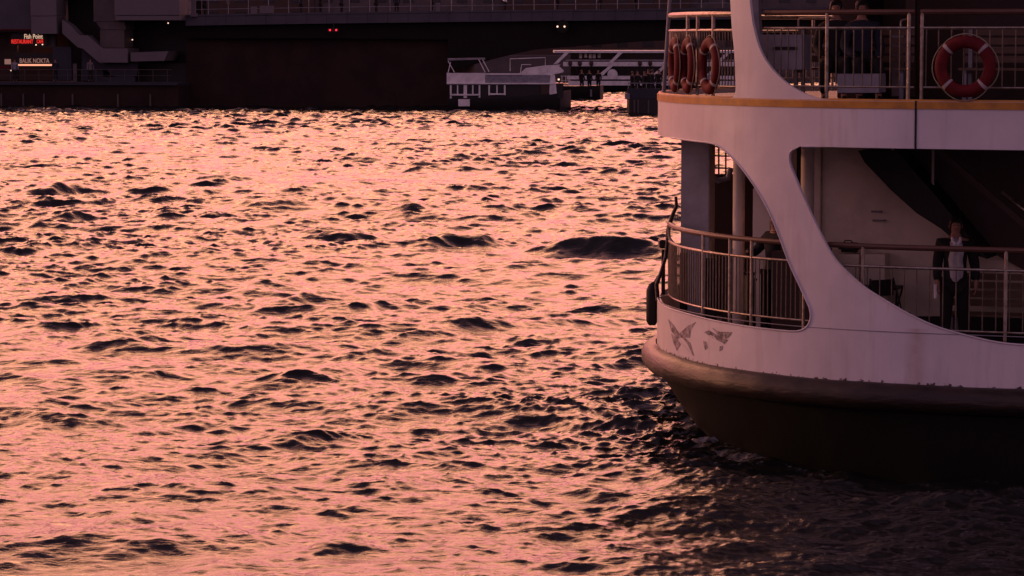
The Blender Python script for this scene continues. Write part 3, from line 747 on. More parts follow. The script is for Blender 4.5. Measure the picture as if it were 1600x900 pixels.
# painted birds near the bow
M['bird'] = mat('faded_bird_paint', (.045, .04, .06), .5, scale=16, col2=(.42, .36, .40))
def bird(polys):
    mb = MB()
    for poly in polys:
        q = [sz_of(x, y) for x, y in poly]; A = [mb.bm.verts.new(P(s_, z_, -.004)) for s_, z_ in q]
        f_ = mb.bm.faces.new(A)
    bmesh.ops.triangulate(mb.bm, faces=mb.bm.faces[:])
    mb.build('bird_emblem', 'bird', ferry, smooth=False)
bird([[(1044, 498), (1053, 508), (1062, 521), (1057, 527), (1049, 517)],
      [(1057, 527), (1062, 521), (1070, 527), (1079, 536), (1085, 557), (1074, 545), (1066, 537)],
      [(1062, 521), (1075, 509), (1088, 503), (1080, 514), (1078, 528), (1070, 527)],
      [(1049, 521), (1057, 527), (1064, 538), (1058, 548), (1053, 538)]])
bird([[(1100, 519), (1108, 516), (1122, 524), (1134, 530), (1128, 535), (1114, 528)],
      [(1113, 512), (1124, 518), (1145, 519), (1139, 527), (1134, 530), (1122, 524)],
      [(1128, 535), (1134, 530), (1138, 531), (1132, 538)]])
bird([[(1099, 532), (1104, 534), (1106, 543), (1102, 547), (1100, 540)], [(1125, 541), (1130, 540), (1129, 546), (1124, 549)]])

# ------------------------------------------------------------------ people
def skin_mesh(chains, name, root_i=0, sub=2):
    """chains: list of lists of (x, y, z, r); equal positions are shared so limbs grow from one body"""
    vs, rs, es, ix = [], [], [], {}
    def vid(p):
        k = tuple(round(c, 4) for c in p[:3])
        if k not in ix: ix[k] = len(vs); vs.append(k); rs.append(p[3])
        return ix[k]
    for ch_ in chains:
        ids = [vid(p) for p in ch_]
        es += [(a, b) for a, b in zip(ids[:-1], ids[1:]) if a != b]
    me = bpy.data.meshes.new(name); me.from_pydata(vs, es, []); o = bpy.data.objects.new(name, me); COL.objects.link(o)
    o.modifiers.new('s', 'SKIN'); o.modifiers.new('u', 'SUBSURF').levels = sub
    for i, v in enumerate(me.skin_vertices[0].data): v.radius = (rs[i], rs[i]); v.use_root = (i == root_i)
    bpy.context.view_layer.update()
    m2 = bpy.data.meshes.new_from_object(o.evaluated_get(bpy.context.evaluated_depsgraph_get()))
    bpy.data.objects.remove(o); bpy.data.meshes.remove(me)
    for p in m2.polygons: p.use_smooth = True
    return m2
def mesh_obj(name, me, m, parent):
    me.materials.clear(); me.materials.append(M[m]); o = bpy.data.objects.new(name, me); COL.objects.link(o); o.parent = parent; return o
def hand(wx, wy, wz, side):
    """five separate bent fingers growing from a palm that hangs below the wrist"""
    ch_ = [[(wx, wy, wz, .026), (wx, wy - .01, wz - .05, .032), (wx, wy - .012, wz - .09, .030)]]
    for k in range(4):
        yy = wy + .024 - .017 * k * 1.0; ln = (.060, .072, .068, .052)[k]
        ch_.append([(wx, wy - .012, wz - .09, .030), (wx - side * .004, yy - .012, wz - .105, .009), (wx - side * .008, yy - .014, wz - .105 - ln * .5, .0085), (wx - side * .03, yy - .016, wz - .105 - ln, .0075)])
    ch_.append([(wx, wy - .01, wz - .05, .032), (wx - side * .012, wy - .045, wz - .07, .011), (wx - side * .022, wy - .058, wz - .105, .009)])
    return ch_
def make_person(label, loc, rz, pose='stand', top='suit', bottom='suit', hair='hair', shirt=None, detail=True, group=None, sc=1.0, arms=None, root_name='person'):
    root = empty(root_name, loc, label, 'person', group, rz=rz); root.scale = (sc,) * 3
    if pose == 'stand':
        pel = (0, 0, .93); hips = .93
        legs = [[(0, 0, .93, .135), (s * .095, 0, .86, .095), (s * .11, -.015, .49, .062), (s * .12, .02, .09, .043), (s * .125, -.05, .035, .04), (s * .135, -.15, .03, .03)] for s in (-1, 1)]
        dz = 0; dy = 0
    else:
        legs = [[(0, 0, .52, .14), (s * .10, -.05, .52, .10), (s * .13, -.45, .50, .068), (s * .13, -.43, .09, .045), (s * .135, -.50, .035, .042), (s * .14, -.6, .03, .03)] for s in (-1, 1)]
        dz = -.41; dy = .02
    pz = .93 + dz
    spine = [(0, 0, pz, legs[0][0][3]), (0, dy, pz + .18, .125), (0, dy, pz + .38, .145), (0, dy, pz + .48, .105), (0, dy - .005, pz + .57, .055), (0, dy - .012, pz + .64, .062), (0, dy - .02, pz + .71, .088), (0, dy - .015, pz + .77, .075)]
    arms_ = []
    for s in (-1, 1):
        a = (arms or {}).get(s)
        if a is None:
            a = [(s * (.235 + .012 * s), dy + .02, pz + .20, .046), (s * (.24 + .015 * s), dy - .07, pz - .03, .034)] if pose == 'stand' else [(s * .25, -.02, pz + .2, .046), (s * .16, -.28, pz + .07, .034)]
        arms_.append([(0, dy, pz + .48, .105), (s * .185, dy, pz + .485, .066)] + a)
    hands = []
    if detail and pose == 'stand' and not arms:
        for s, a in zip((-1, 1), arms_): hands += hand(*a[-1][:3], s)
    body = skin_mesh([spine] + legs + arms_ + hands, 'body', 0, 2)
    # face: nose, brow, chin pushed into the head surface
    hc = Vector((0, dy - .02, pz + .71))
    for v in body.vertices:
        d = v.co - hc
        if abs(d.x) < .10 and -.10 < d.z < .12 and abs(d.y) < .14:
            v.co.x = hc.x + d.x * .86
            if d.y < -.04:
                v.co.y -= .022 * math.exp(-(d.x / .018) ** 2 - ((d.z + .005) / .03) ** 2)
                v.co.y += .010 * math.exp(-((abs(d.x) - .032) / .016) ** 2 - ((d.z - .02) / .014) ** 2)
                v.co.y -= .008 * math.exp(-(d.x / .04) ** 2 - ((d.z + .075) / .02) ** 2)
    b = mesh_obj('body', body, 'skin', root)
    # clothes grown round the same skeleton
    G = .022
    grow = lambda ch_, g=G: [(x, y, z, r + g) for x, y, z, r in ch_]
    tor = grow(spine[:4]) + [(0, dy, pz + .555, .088), (0, dy, pz + .575, .080)]; tor[0] = (*tor[0][:3], tor[0][3] + .02); tor.insert(0, (0, 0, pz - .10, tor[0][3] - .01)) if pose == 'stand' else None
    j = skin_mesh([tor] + [[grow(a)[0], *grow(a)[1:]] for a in arms_], 'jacket', 0, 2)
    mesh_obj('jacket', j, top, root)
    low = [grow([l[0]], .012) + grow(l[1:4], .02) for l in legs]
    mesh_obj('trousers', skin_mesh(low, 'trousers', 0, 2), bottom, root)
    if shirt:
        rows = []
        for i, (zz, hw, yf) in enumerate(((pz + .545, .045, .082), (pz + .50, .075, .146), (pz + .40, .088, .182), (pz + .28, .090, .174), (pz + .14, .088, .168), (pz + .04, .078, .175), (pz - .02, .030, .180))):
            rows.append([Vector((x_ * hw + .012 * math.sin(zz * 20), dy - yf + .035 * abs(x_) ** 2, zz)) for x_ in np.linspace(-1, 1, 7)])
        mb = MB(); mb.loft(rows); r_ = bmesh.ops.solidify(mb.bm, geom=mb.bm.faces[:], thickness=.01); mesh_ = mb.build('shirt', shirt, root, world=False)
        for s in (-1, 1): MB().tube([(s * .05, dy - .085, pz + .565), (s * .045, dy - .115, pz + .52), (s * .015, dy - .155, pz + .47)], [.018, .022, .010], 6).build('collar', shirt, root, world=False)
    # shoes
    for l in legs:
        x_, y_ = l[3][0], l[3][1]
        MB().sphere((x_, y_ - .06, .045), .05, (.95, 2.6, .85), 10).build('shoe', 'black', root, world=False)
    mb = MB(); mb.sphere(hc + Vector((0, .022, .040)), .103, (.86, .98, .92), 14)
    for v in mb.bm.verts:
        if v.co.y < hc.y - .035 and v.co.z < hc.z + .065: v.co.y = hc.y - .035; 
        if v.co.z < hc.z - .05: v.co.z = hc.z - .05
    if hair: mb.build('hair', hair, root, world=False)
    if detail:
        for s in (-1, 1):
            MB().sphere(hc + Vector((s * .030, -.083, .018)), .0075, n=8).build('eye', 'hair', root, world=False)
            MB().sphere(hc + Vector((s * .082, .005, -.002)), .024, (.35, .8, 1.25), 8).build('ear', 'skin', root, world=False)
        MB().box(hc + Vector((-.020, -.088, -.052)), hc + Vector((.020, -.078, -.048)), bev=.002).build('mouth', 'lip', root, world=False)
    return root
p = at(1492, 450, 37.9)
man = make_person('man in a dark jacket over a white shirt standing on the lower deck', (p.x, 37.9, Z_DECK), R(-4), 'stand', 'suit', 'suit', shirt='shirt', sc=1.0)
man.scale = (1.06, 1.05, 1.0)
pp = at(1459, 466, 37.9)
rp = empty('rolled_paper', (p.x - .275, 37.83, Z_DECK + .74), 'small white rolled paper in the hand of the standing man', 'paper')
MB().tube([(0, -.02, -.06), (0, -.02, .13)], .02, 10).build('paper_roll', 'shirt', rp, world=False)
p = at(1207, 400, 39.0)
make_person('dark clothed crew member half hidden behind the white arm on the lower deck', (p.x + .05, 39.0, Z_DECK), R(-60), 'stand', 'suit', 'suit', detail=False, arms={-1: [(-.30, -.16, 1.18, .046), (-.18, -.36, 1.22, .034)]})
for px, Y, lb, top_ in ((1306, 38.1, 'passenger in dark clothes seated left of the other one on the upper deck', 'suit'), (1347, 38.0, 'passenger in dark clothes seated right of the other one on the upper deck', 'navy')):
    p = at(px, 30, Y); make_person(lb, (p.x, Y, Z_UP), R(-8 if px < 1320 else 6), 'sit', top_, 'suit', detail=True, group='passengers seated on the upper deck')

# ------------------------------------------------------------------ the bridge across the back
G0 = Vector((-40.7, 226.0)); GE = Vector((.9877, -.1565)); GN = Vector((.1565, .9877)); GZ = math.atan2(GE.y, GE.x)
def gp(px, off=0):
    """point of the bridge's front line (moved back by off) seen in picture column px; returns x, y"""
    k = (px - 800) / FPX; o = G0 + GN * off
    t = (k * o.y - o.x) / (GE.x - k * GE.y); return o + GE * t
def g3(px, py, off=0):
    p = gp(px, off); return Vector((p.x, p.y, zat(py, p.y)))
def gl(t, off, z):      # t metres along the bridge from picture column 0
    p = G0 + GE * t + GN * off; return Vector((p.x, p.y, z))
def tcol(px): return (gp(px) - G0).dot(GE)
def gbox(name, m, px0, py0, px1, py1, off0, off1, parent, bev=0):
    t0, t1 = tcol(px0), tcol(px1); y_ = gp((px0 + px1) / 2).y; z0_, z1_ = zat(py1, y_), zat(py0, y_)
    mb = MB(); c = gl((t0 + t1) / 2, (off0 + off1) / 2, (z0_ + z1_) / 2)
    bmesh.ops.create_cube(mb.bm, size=1, matrix=Matrix.Translation(c) @ Matrix.Rotation(GZ, 4, 'Z') @ Matrix.Diagonal((abs(t1 - t0), abs(off1 - off0), z1_ - z0_, 1)))
    if bev: bmesh.ops.bevel(mb.bm, geom=mb.bm.edges[:], offset=bev, segments=1, affect='EDGES')
    return mb.build(name, m, parent)
def gpoly(name, m, pts, off0, off1, parent):
    return MB().prism([g3(x, y, off0) for x, y in pts], GN.to_3d() * (off1 - off0)).build(name, m, parent)
bridge = empty('bridge', gl(26, 6, 0), 'long dark road bridge with grey panelled deck edge across the back', 'bridge')
T3 = tcol(300)
def zb_deck(t):
    d = max(min(t - T3, 75), -10); return 6.35 + .0150 * d - .000105 * d * d
# deck with a grooved panelled fascia
rows = []; t = tcol(292); tt = []
while t < 150: tt += [t, t + .03, t + .06, t + 1.58]; t += 1.61
for i, t in enumerate(tt):
    g_ = .05 if i % 4 in (1, 2) else 0
    z_ = zb_deck(t)
    rows.append([gl(t, 12, z_), gl(t, g_, z_), gl(t, g_, z_ + .70), gl(t, g_ - .06, z_ + .72), gl(t, g_ - .06, z_ + .86), gl(t, .25, z_ + .86), gl(t, .25, z_ + .60), gl(t, 12, z_ + .60)])
mb = MB(); mb.loft(rows, closed=True); mb.build('deck', 'fascia', bridge)
gbox('deck', 'fascia', -900, -25, 57, 47, 0, 12, bridge)
gbox('deck_edge_strip', 'buoy', -900, 45.5, 57, 47.5, -.05, 0, bridge)
gbox('deck', 'fascia', 58, -20, 292, -10, .6, 12, bridge)
# pier and haunched girder
z0 = -2.0
pl = MB()
def pier(px0, px1, off0=1.2, off1=11):
    t0, t1 = tcol(px0), tcol(px1); zt = zb_deck((t0 + t1) / 2) - .02; mb = MB()
    c = gl((t0 + t1) / 2, (off0 + off1) / 2, (z0 + zt - .2) / 2)
    bmesh.ops.create_cube(mb.bm, size=1, matrix=Matrix.Translation(c) @ Matrix.Rotation(GZ, 4, 'Z') @ Matrix.Diagonal((t1 - t0, off1 - off0, zt - .2 - z0, 1)))
    mb.build('pier', 'pier', bridge)
pl.bm.free()
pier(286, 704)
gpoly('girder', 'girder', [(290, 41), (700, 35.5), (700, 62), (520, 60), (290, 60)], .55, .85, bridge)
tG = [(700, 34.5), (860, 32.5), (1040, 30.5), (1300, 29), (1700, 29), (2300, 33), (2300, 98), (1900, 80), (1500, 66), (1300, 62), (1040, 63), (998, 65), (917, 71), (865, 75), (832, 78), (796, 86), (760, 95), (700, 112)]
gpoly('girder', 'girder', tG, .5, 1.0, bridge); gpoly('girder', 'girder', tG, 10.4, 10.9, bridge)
# railing of the bridge deck
def gtube(name, pts, r, m, parent, n=6): return MB().tube(pts, r, n).build(name, m, parent)
ts_ = np.arange(tcol(296), 60, 1.61)
gtube('bridge_handrail', [gl(t, .12, zb_deck(t) + 1.95) for t in ts_], .035, 'greypaint', bridge)
gtube('bridge_rail', [gl(t, .12, zb_deck(t) + 1.25) for t in ts_], .022, 'greypaint', bridge)
for t in ts_: gtube('rail_post', [gl(t, .12, zb_deck(t) + .8), gl(t, .12, zb_deck(t) + 1.95)], .03, 'greypaint', bridge, 5)
# light parapet boards behind the rail
for x0_, x1_, y0_, y1_ in ((394, 404, 10, 22), (408, 430, 9, 21), (682, 688, 4, 18)):
    gbox('notice_board', 'clad', x0_, y0_, x1_, y1_, -.10, -.07, bridge)
gpoly('sloping_strut', 'clad', [(352, -12), (356, -12), (361, 6), (357, 7)], -.12, -.08, bridge)
gbox('cable_duct', 'clad', 303, -20, 309, 22, -.2, -.08, bridge); 
gbox('duct_end', 'clad', 301, 21, 311, 26, -.24, -.04, bridge)
def lamp(name, px, py, off, r, m, label, cat='lamp', Y=None, group=None):
    p = g3(px, py, off) if Y is None else at(px, py, Y)
    o = empty(name, p, label, cat, group)
    MB().sphere((0, 0, 0), r, n=10).build('bulb', m, o, world=False)
    MB().tube([(0, 0, r * .7), (0, 0, r * 1.6)], [r * 1.1, r * .5], 8).build('lamp_cap', 'dark', o, world=False)
    return o
def signal(px0, px1, py, label, m, housing):
    c = g3((px0 + px1) / 2, py, -.35); o = empty('signal_lamp', c, label, 'signal light', rz=GZ)
    if housing == 'box': MB().box((-.45, -.05, -.15), (.45, .18, .15), bev=.03).build('housing', 'dark', o, world=False)
    else: MB().tube([(0, .0, 0), (0, .3, 0)], .50, 20).build('housing', 'hull', o, world=False)
    MB().box((-.04, .1, .1), (.04, .16, .55)).build('hanger', 'dark', o, world=False)
    h = (px1 - px0) / 2 * c.y / FPX
    for s in (-1, 1): MB().sphere((s * h - (.1 if housing != 'box' else 0), -.09, 0), .075, n=8).build('lens', m, o, world=False)
signal(517, 527, 47, 'pair of red signal lights hanging under the bridge deck', 'lamp_red', 'box')
signal(873, 884, 41.5, 'pair of white signal lights in a round housing under the bridge deck', 'lamp_white', 'round')

# tower, stairs and lower walls at the left end
tower = empty('bridge_tower', gl(tcol(175), 2, 0), 'grey clad bridge tower with an outside stair at the upper left', 'tower')
gbox('clad_column', 'clad', 57, -40, 97, 25, -.9, 1.5, tower, .02); gbox('clad_column', 'clad', 57.5, 25.6, 97, 53, -.9, 1.5, tower, .02)
gbox('column_foot', 'concrete', 60, 53, 82, 74, .9, 1.5, tower)
gpoly('stair_flight', 'clad', [(100, 31), (113, 40), (127, 55), (139, 55), (162, 76), (162, 99), (157, 98), (132, 76), (124, 74), (100, 52)], -.7, .6, tower)
gbox('tower_shaft', 'concrete', 152, -40, 192, 34, -.5, 2.2, tower, .03)
gpoly('shaft_taper', 'concrete', [(152, 34), (197, 34), (199, 46), (161, 46)], -.45, 2.1, tower)
gbox('shaft_neck', 'concrete', 161, 46, 199, 75, -.4, 2.0, tower, .03)
gbox('shaft_base', 'clad', 162, 75.5, 206, 98, -.75, 2.4, tower, .03)
gbox('clad_room', 'clad', 190.5, -40, 291, 24, -1.5, 2, tower, .02); gbox('clad_room', 'clad', 191, 24.6, 291, 32, -1.45, 2, tower, .02)
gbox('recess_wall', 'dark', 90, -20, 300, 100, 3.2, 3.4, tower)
gpoly('platform', 'clad', [(206, 82), (265, 80), (258, 95), (206, 96)], -.9, 2.6, tower)
gbox('lower_wall', 'bluewall', 84, 73, 113, 126, .1, .5, tower); gbox('lower_wall', 'bluewall', 128, 76, 161, 126, .3, .7, tower)
gpoly('lower_wall', 'bluewall', [(150, 99), (218, 99), (215, 118), (206, 120), (188, 120), (176, 118), (168, 108), (150, 108)], .05, .30, tower)
gbox('lower_wall', 'bluewall', 150, 120, 214, 141, -.3, .0, tower)
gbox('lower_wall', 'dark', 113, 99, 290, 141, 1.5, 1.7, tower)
# restaurant row under the bridge
rest = empty('restaurant', gl(tcol(40), 3, 0), 'dim red lit restaurant front with glowing signs under the bridge', 'restaurant')
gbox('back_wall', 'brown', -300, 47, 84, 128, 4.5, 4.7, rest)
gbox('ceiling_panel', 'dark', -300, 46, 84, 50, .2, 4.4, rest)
gbox('counter', 'brown', -300, 112, 84, 126, 2.6, 3.2, rest)
for x_ in (-60, 21, 82): gbox('front_column', 'dark', x_, 47, x_ + 3, 126, .9, 1.2, rest)
gbox('sign_fascia', 'dark', 18, 84, 84, 90, .7, .9, rest)
lp = gp(45, .5)
def gtext(name, body, px0, px1, py0, py1, m, parent, off=.55):
    c = g3((px0 + px1) / 2, (py0 + py1) / 2, off); k = c.y / FPX
    return text_obj(name, body, (py1 - py0) * k * 1.35, m, parent, c, width=(px1 - px0) * k, ext=.01, rz=GZ)
s1 = empty('restaurant_sign', g3(45, 61, .6), 'glowing Fish Point sign with red letters below it', 'sign')
gbox('sign_board', 'dark', 17, 52, 73, 71, .62, .72, s1)
gtext('lettering', 'Fish Point', 40, 70, 53.5, 61, 'neon_white', s1); gtext('lettering', 'RESTAURANT', 20, 55, 62, 68.5, 'neon_red', s1); gtext('lettering', 'CAFE', 60, 70.5, 62, 68, 'neon_red', s1)
s2 = empty('restaurant_sign', g3(55, 96, .6), 'pale BALIK NOKTA lettering above a glowing strip light', 'sign')
gbox('sign_board', 'dark', 24, 90.2, 84, 100, .62, .72, s2)
gtext('lettering', 'BALIK NOKTA', 32, 80, 91.5, 99, 'neon_pink', s2)
gbox('sign_emblem', 'navy', 26, 92, 30.5, 98.5, .58, .62, s2)
gbox('strip_light', 'neon_warm', 25, 100.4, 83, 103, .5, .62, s2)
s3 = empty('menu_board', g3(10, 96, .6), 'small pale menu board left of the glowing strip light', 'board')
gbox('board_face', 'neon_pink', 6, 92.5, 15.5, 100.5, .55, .62, s3); gbox('board_frame', 'dark', 5, 91.7, 16.5, 101.3, .62, .7, s3)
gbox('awning', 'buoy', -40, 103.5, 17, 107, -.2, .6, rest)
for px, py, off, lb in ((59, 70, .4, 'small white lamp under the red letters, left one'), (69, 69.5, .4, 'small white lamp under the red letters, right one'),
                        (19, 110, .2, 'small warm lamp below the menu board'), (265, 36, -.6, 'small white lamp hanging under the grey clad room'), (209, 62, 1.2, 'small white lamp beside the neck of the tower')):
    lamp('small_lamp', px, py, off, .055, 'lamp_white', lb)
pl_ = bpy.data.lights.new('warm_light', 'POINT'); pl_.energy = 14; pl_.color = (1, .25, .10); pl_.shadow_soft_size = .3
o = bpy.data.objects.new('warm_light', pl_); COL.objects.link(o); o.location = gl(tcol(35), 2.4, zat(70, 226))
# floating walkway in front of it
walk = empty('floating_walkway', gl(tcol(100), -1, 0), 'dark floating walkway with thin railing along the water at the left', 'pontoon')
gbox('walkway_deck', 'bluewall', -700, 127, 292, 131, -2.6, 1.0, walk)
gbox('pontoon_side', 'pier', -700, 131.3, 292, 178, -2.3, 1.0, walk)
z_w = zat(127, 225)
for k, x_ in enumerate(range(-120, 284, 22)): gtube('walkway_post', [gl(tcol(x_), -2.4, z_w), gl(tcol(x_), -2.4, z_w + .95)], .02, 'concrete', walk, 5)
gtube('walkway_rail', [gl(tcol(-120), -2.4, z_w + .95), gl(tcol(283), -2.4, z_w + .95)], .022, 'concrete', walk)
gtube('walkway_rail', [gl(tcol(-120), -2.4, z_w + .5), gl(tcol(283), -2.4, z_w + .5)], .015, 'concrete', walk)
for x_ in (20, 54, 86, 130, 200, 250): gtube('mooring_pile', [gl(tcol(x_), -2.5, -1.5), gl(tcol(x_), -2.5, zat(146, 224))], .07, 'concrete', walk, 8)

# people far away: one small figure with a body, copied
def far_person(label, loc, rz, group, top='suit', pose='stand', sc=1.0):
    return make_person(label, loc, rz, pose, top, 'suit', detail=False, group=group, sc=sc)
walkers = [(318, 'suit'), (468, 'navy'), (498, 'suit'), (531, 'navy'), (585, 'suit'), (617, 'navy'), (672, 'suit'), (786, 'shirt'), (868, 'suit'), (935, 'navy'), (990, 'suit')]
wl = ['left end of the bridge near the duct', 'bridge left of the red signal lights', 'bridge just left above the red signal lights', 'bridge just right of the red signal lights',
      'bridge between the signal light and the small boat', 'bridge left of the small boat', 'bridge above the stern of the small boat', 'bridge above the middle of the small boat',
      'bridge above the round signal housing', 'bridge above the far white boat', 'bridge close to the ferry bow']
base = None
for (px, top_), where in zip(walkers, wl):
    t = tcol(px); loc = gl(t, .9, zb_deck(t) + .602)
    col_ = {'shirt': 'pale', 'navy': 'navy', 'suit': 'dark'}[top_]
    if base is None:
        base = far_person(f'walker in {col_} clothes on the {where}', loc, 1.3, 'walkers on the bridge', top_); o = base
    else:
        o = copy_tree(base); o.location = loc; o.rotation_euler.z = random.choice([1.3, -1.7, 1.6, 0]); o['label'] = f'walker in {col_} clothes on the {where}'
        for ch_ in o.children:
            if ch_.name.startswith('jacket') and top_ != 'suit':
                ch_.data = ch_.data.copy(); ch_.data.materials[0] = M[top_]
def place_far(label, loc, rz, group, top_=None, sc=1):
    o = copy_tree(base); o.location = loc; o.rotation_euler.z = rz; o['label'] = label; o['group'] = group; o.scale = (sc,) * 3
    for ch_ in o.children:
        if ch_.name.startswith('jacket') and top_: ch_.data = ch_.data.copy(); ch_.data.materials[0] = M[top_]
    return o
for px, lb, top_ in ((33, 'person standing on the walkway in front of the strip light', 'greypaint'), (96, 'person on the walkway by the blue grey wall', 'navy'), (150, 'person on the walkway below the tower', 'clad')):
    place_far(lb, gl(tcol(px), -1.2, z_w + .01), .4, 'people on the floating walkway', top_)

# ------------------------------------------------------------------ boats beyond the open span
def bx(name, m, px0, py0, px1, py1, Y0, Y1, parent, bev=0):
    a, b = at(px0, py1, Y0), at(px1, py0, Y0); mb = MB(); mb.box((a.x, Y0, a.z), (b.x, Y1, b.z))
    if bev: bmesh.ops.bevel(mb.bm, geom=mb.bm.edges[:], offset=bev, segments=1, affect='EDGES')
    return mb.build(name, m, parent)
def bp(name, m, pts, Y0, Y1, parent): return MB().prism([at(x, y, Y0) for x, y in pts], (0, Y1 - Y0, 0)).build(name, m, parent)
def bt(name, pts, Y, r, m, parent): return MB().tube([at(x, y, Y) for x, y in pts], r, 6).build(name, m, parent)
def boat_hull(name, m, pxs, sheer, yk, Y0, beam, parent):
    """hull with pointed bow at the right; sheer = list of picture heights along pxs"""
    rows = []
    n = len(pxs)
    for i, (x, ys_) in enumerate(zip(pxs, sheer)):
        k = i / (n - 1); hb = beam / 2 * (1 - max(0, (k - .72) / .28) ** 2 * .97)
        c = at(x, ys_, Y0); yc = Y0 + beam / 2; X = c.x
        rows.append([Vector((X, yc - hb, c.z)), Vector((X, yc - hb * .96, .25)), Vector((X, yc - hb * .7, -.45)), Vector((X, yc + hb * .7, -.45)), Vector((X, yc + hb * .96, .25)), Vector((X, yc + hb, c.z))])
    mb = MB(); V = mb.loft(rows, closed=True); mb.bm.faces.new(V[0]); mb.bm.faces.new(V[-1][::-1])
    return mb.build(name, m, parent)
Y1_ = 213.5
bt1 = empty('tour_boat', (at(795, 170, Y1_).x, Y1_ + 1.7, 0), 'small tour boat with white framed stern windows and black hull', 'boat', 'boats under the bridge')
boat_hull('hull', 'boatdark', [700, 730, 770, 810, 850, 875, 893], [154, 153, 152, 150, 147, 144, 141], 170, Y1_, 3.4, bt1)
bx('cabin', 'boatdark', 704, 131, 880, 153, Y1_ + .25, Y1_ + 3.1, bt1)
for (x0_, x1_, y0_, y1_) in ((703, 727, 133, 148), (727, 750.5, 133, 148), (763, 790, 133, 147)):
    fr = empty('window', (0, 0, 0)); fr.parent = bt1; fr.location = (0, 0, 0)
    for (a, b, c, d) in ((x0_, y0_, x0_ + 2.6, y1_ + 7 if x0_ < 740 else y1_ + 2), (x1_ - 2.6, y0_, x1_, y1_ + 7 if x0_ < 740 else y1_ + 2), ((x0_ + x1_) / 2 - 1, y0_, (x0_ + x1_) / 2 + 1, y1_)):
        bx('frame_bar', 'boatwhite', a, b, c, d, Y1_ + .12, Y1_ + .24, fr)
    bx('frame_rail', 'boatwhite', x0_, y1_ - 1.2, x1_, y1_ + 1.2, Y1_ + .06, Y1_ + .13, fr); bx('pane', 'window', x0_ + 2, y0_, x1_ - 2, y1_, Y1_ + .2, Y1_ + .22, fr)
bx('stern_panel', 'boatwhite', 716, 155, 734, 166, Y1_ - .08, Y1_ + .1, bt1)
bx('upper_bulwark', 'boatwhite', 698, 114, 758, 131, Y1_ + .1, Y1_ + .22, bt1); bx('upper_bulwark', 'greypaint', 758.3, 117, 862, 130, Y1_ + .12, Y1_ + .24, bt1)
bx('upper_deck', 'boatwhite', 698, 129.5, 866, 131.5, Y1_ + .02, Y1_ + 3.3, bt1)
bx('bulwark_cap', 'boatwhite', 758, 114.5, 815, 117, Y1_ + .05, Y1_ + .3, bt1)
bp('canopy', 'greypaint', [(699, 91.5), (757, 90.5), (758, 93), (700, 94.5)], Y1_ + .3, Y1_ + 2.9, bt1)
for a, b in (((700, 95), (710, 113)), ((754, 93), (764, 112)), ((748, 93), (758, 113)), ((704, 97), (700, 114))): bt('canopy_post', [a, b], Y1_ + .3, .035, 'boatwhite', bt1)
bt('frame_pipe', [(797, 111), (797, 92), (852, 90), (852, 104)], Y1_ + .4, .035, 'boatwhite', bt1); bt('frame_pipe', [(813, 115), (815, 101), (830, 101)], Y1_ + .4, .035, 'boatwhite', bt1)
bp('wheelhouse', 'boatwhite', [(815, 113), (822, 107), (850, 103), (872, 102), (881, 110), (880, 113), (862, 117), (815, 117)], Y1_ + .5, Y1_ + 2.8, bt1)
bp('bow_post', 'boatwhite', [(860, 117), (867, 117), (870, 146), (858, 148)], Y1_ + .1, Y1_ + .5, bt1)
bx('side_curtain', 'brown', 845, 131.6, 858, 148, Y1_ + .1, Y1_ + .2, bt1)
lamp('small_lamp', 873, 124, 0, .08, 'lamp_white', 'small white lamp at the bow of the tour boat', Y=Y1_ + .5)
# the far white excursion boat
Y2_ = 280.0
bt2 = empty('excursion_boat', (at(960, 144, Y2_).x, Y2_ + 4, 0), 'long white two deck excursion boat beyond the bridge span', 'boat', 'boats under the bridge')
boat_hull('hull', 'boatdark', [1180, 1120, 1050, 980, 930, 890, 868], [134, 134, 134, 133.5, 133, 132, 131], 145, Y2_, 8, bt2)
bx('superstructure', 'window', 892, 83, 1178, 133, Y2_ + 1.2, Y2_ + 6.8, bt2)
bx('roof', 'boatwhite', 866, 79, 1185, 82.5, Y2_ - .1, Y2_ + 8, bt2)
bx('upper_band', 'boatwhite', 880, 96.5, 1180, 103.5, Y2_, Y2_ + .2, bt2); bx('lower_band', 'boatwhite', 886, 118.5, 1180, 124, Y2_, Y2_ + .2, bt2)
bx('hull_band', 'boatwhite', 888, 126.5, 1180, 133.5, Y2_ - .15, Y2_ + .15, bt2)
for x_ in (884, 968, 1052, 1136):
    bp('slanted_pillar', 'boatwhite', [(x_ - 2, 82.5), (x_ + 5, 82.5), (x_ - 12, 99), (x_ - 20, 101)], Y2_ - .12, Y2_ + .05, bt2)
    bp('slanted_pillar', 'boatwhite', [(x_ - 14, 101), (x_ - 8, 101), (x_ - 26, 118), (x_ - 34, 118)], Y2_ - .12, Y2_ + .05, bt2)
for x_ in (905, 913, 920, 926, 934): bx('curtain', 'boatwhite', x_, 84, x_ + 4.5, 89 + (x_ % 3), Y2_ + .9, Y2_ + 1.0, bt2)
for x_ in (891, 906, 924, 1000, 1016): MB().sphere(at(x_, 99, Y2_ - .1), .22, (1, .4, 1.3), 10).build('fender_mark', 'brown', bt2)
bt('upper_rail', [(884, 94), (1180, 94)], Y2_ + .1, .03, 'boatwhite', bt2)
MB().tube([at(957, 116, Y2_ - .1), at(957, 116, Y2_ + .1)], .5, 16).build('round_emblem', 'boatwhite', bt2)
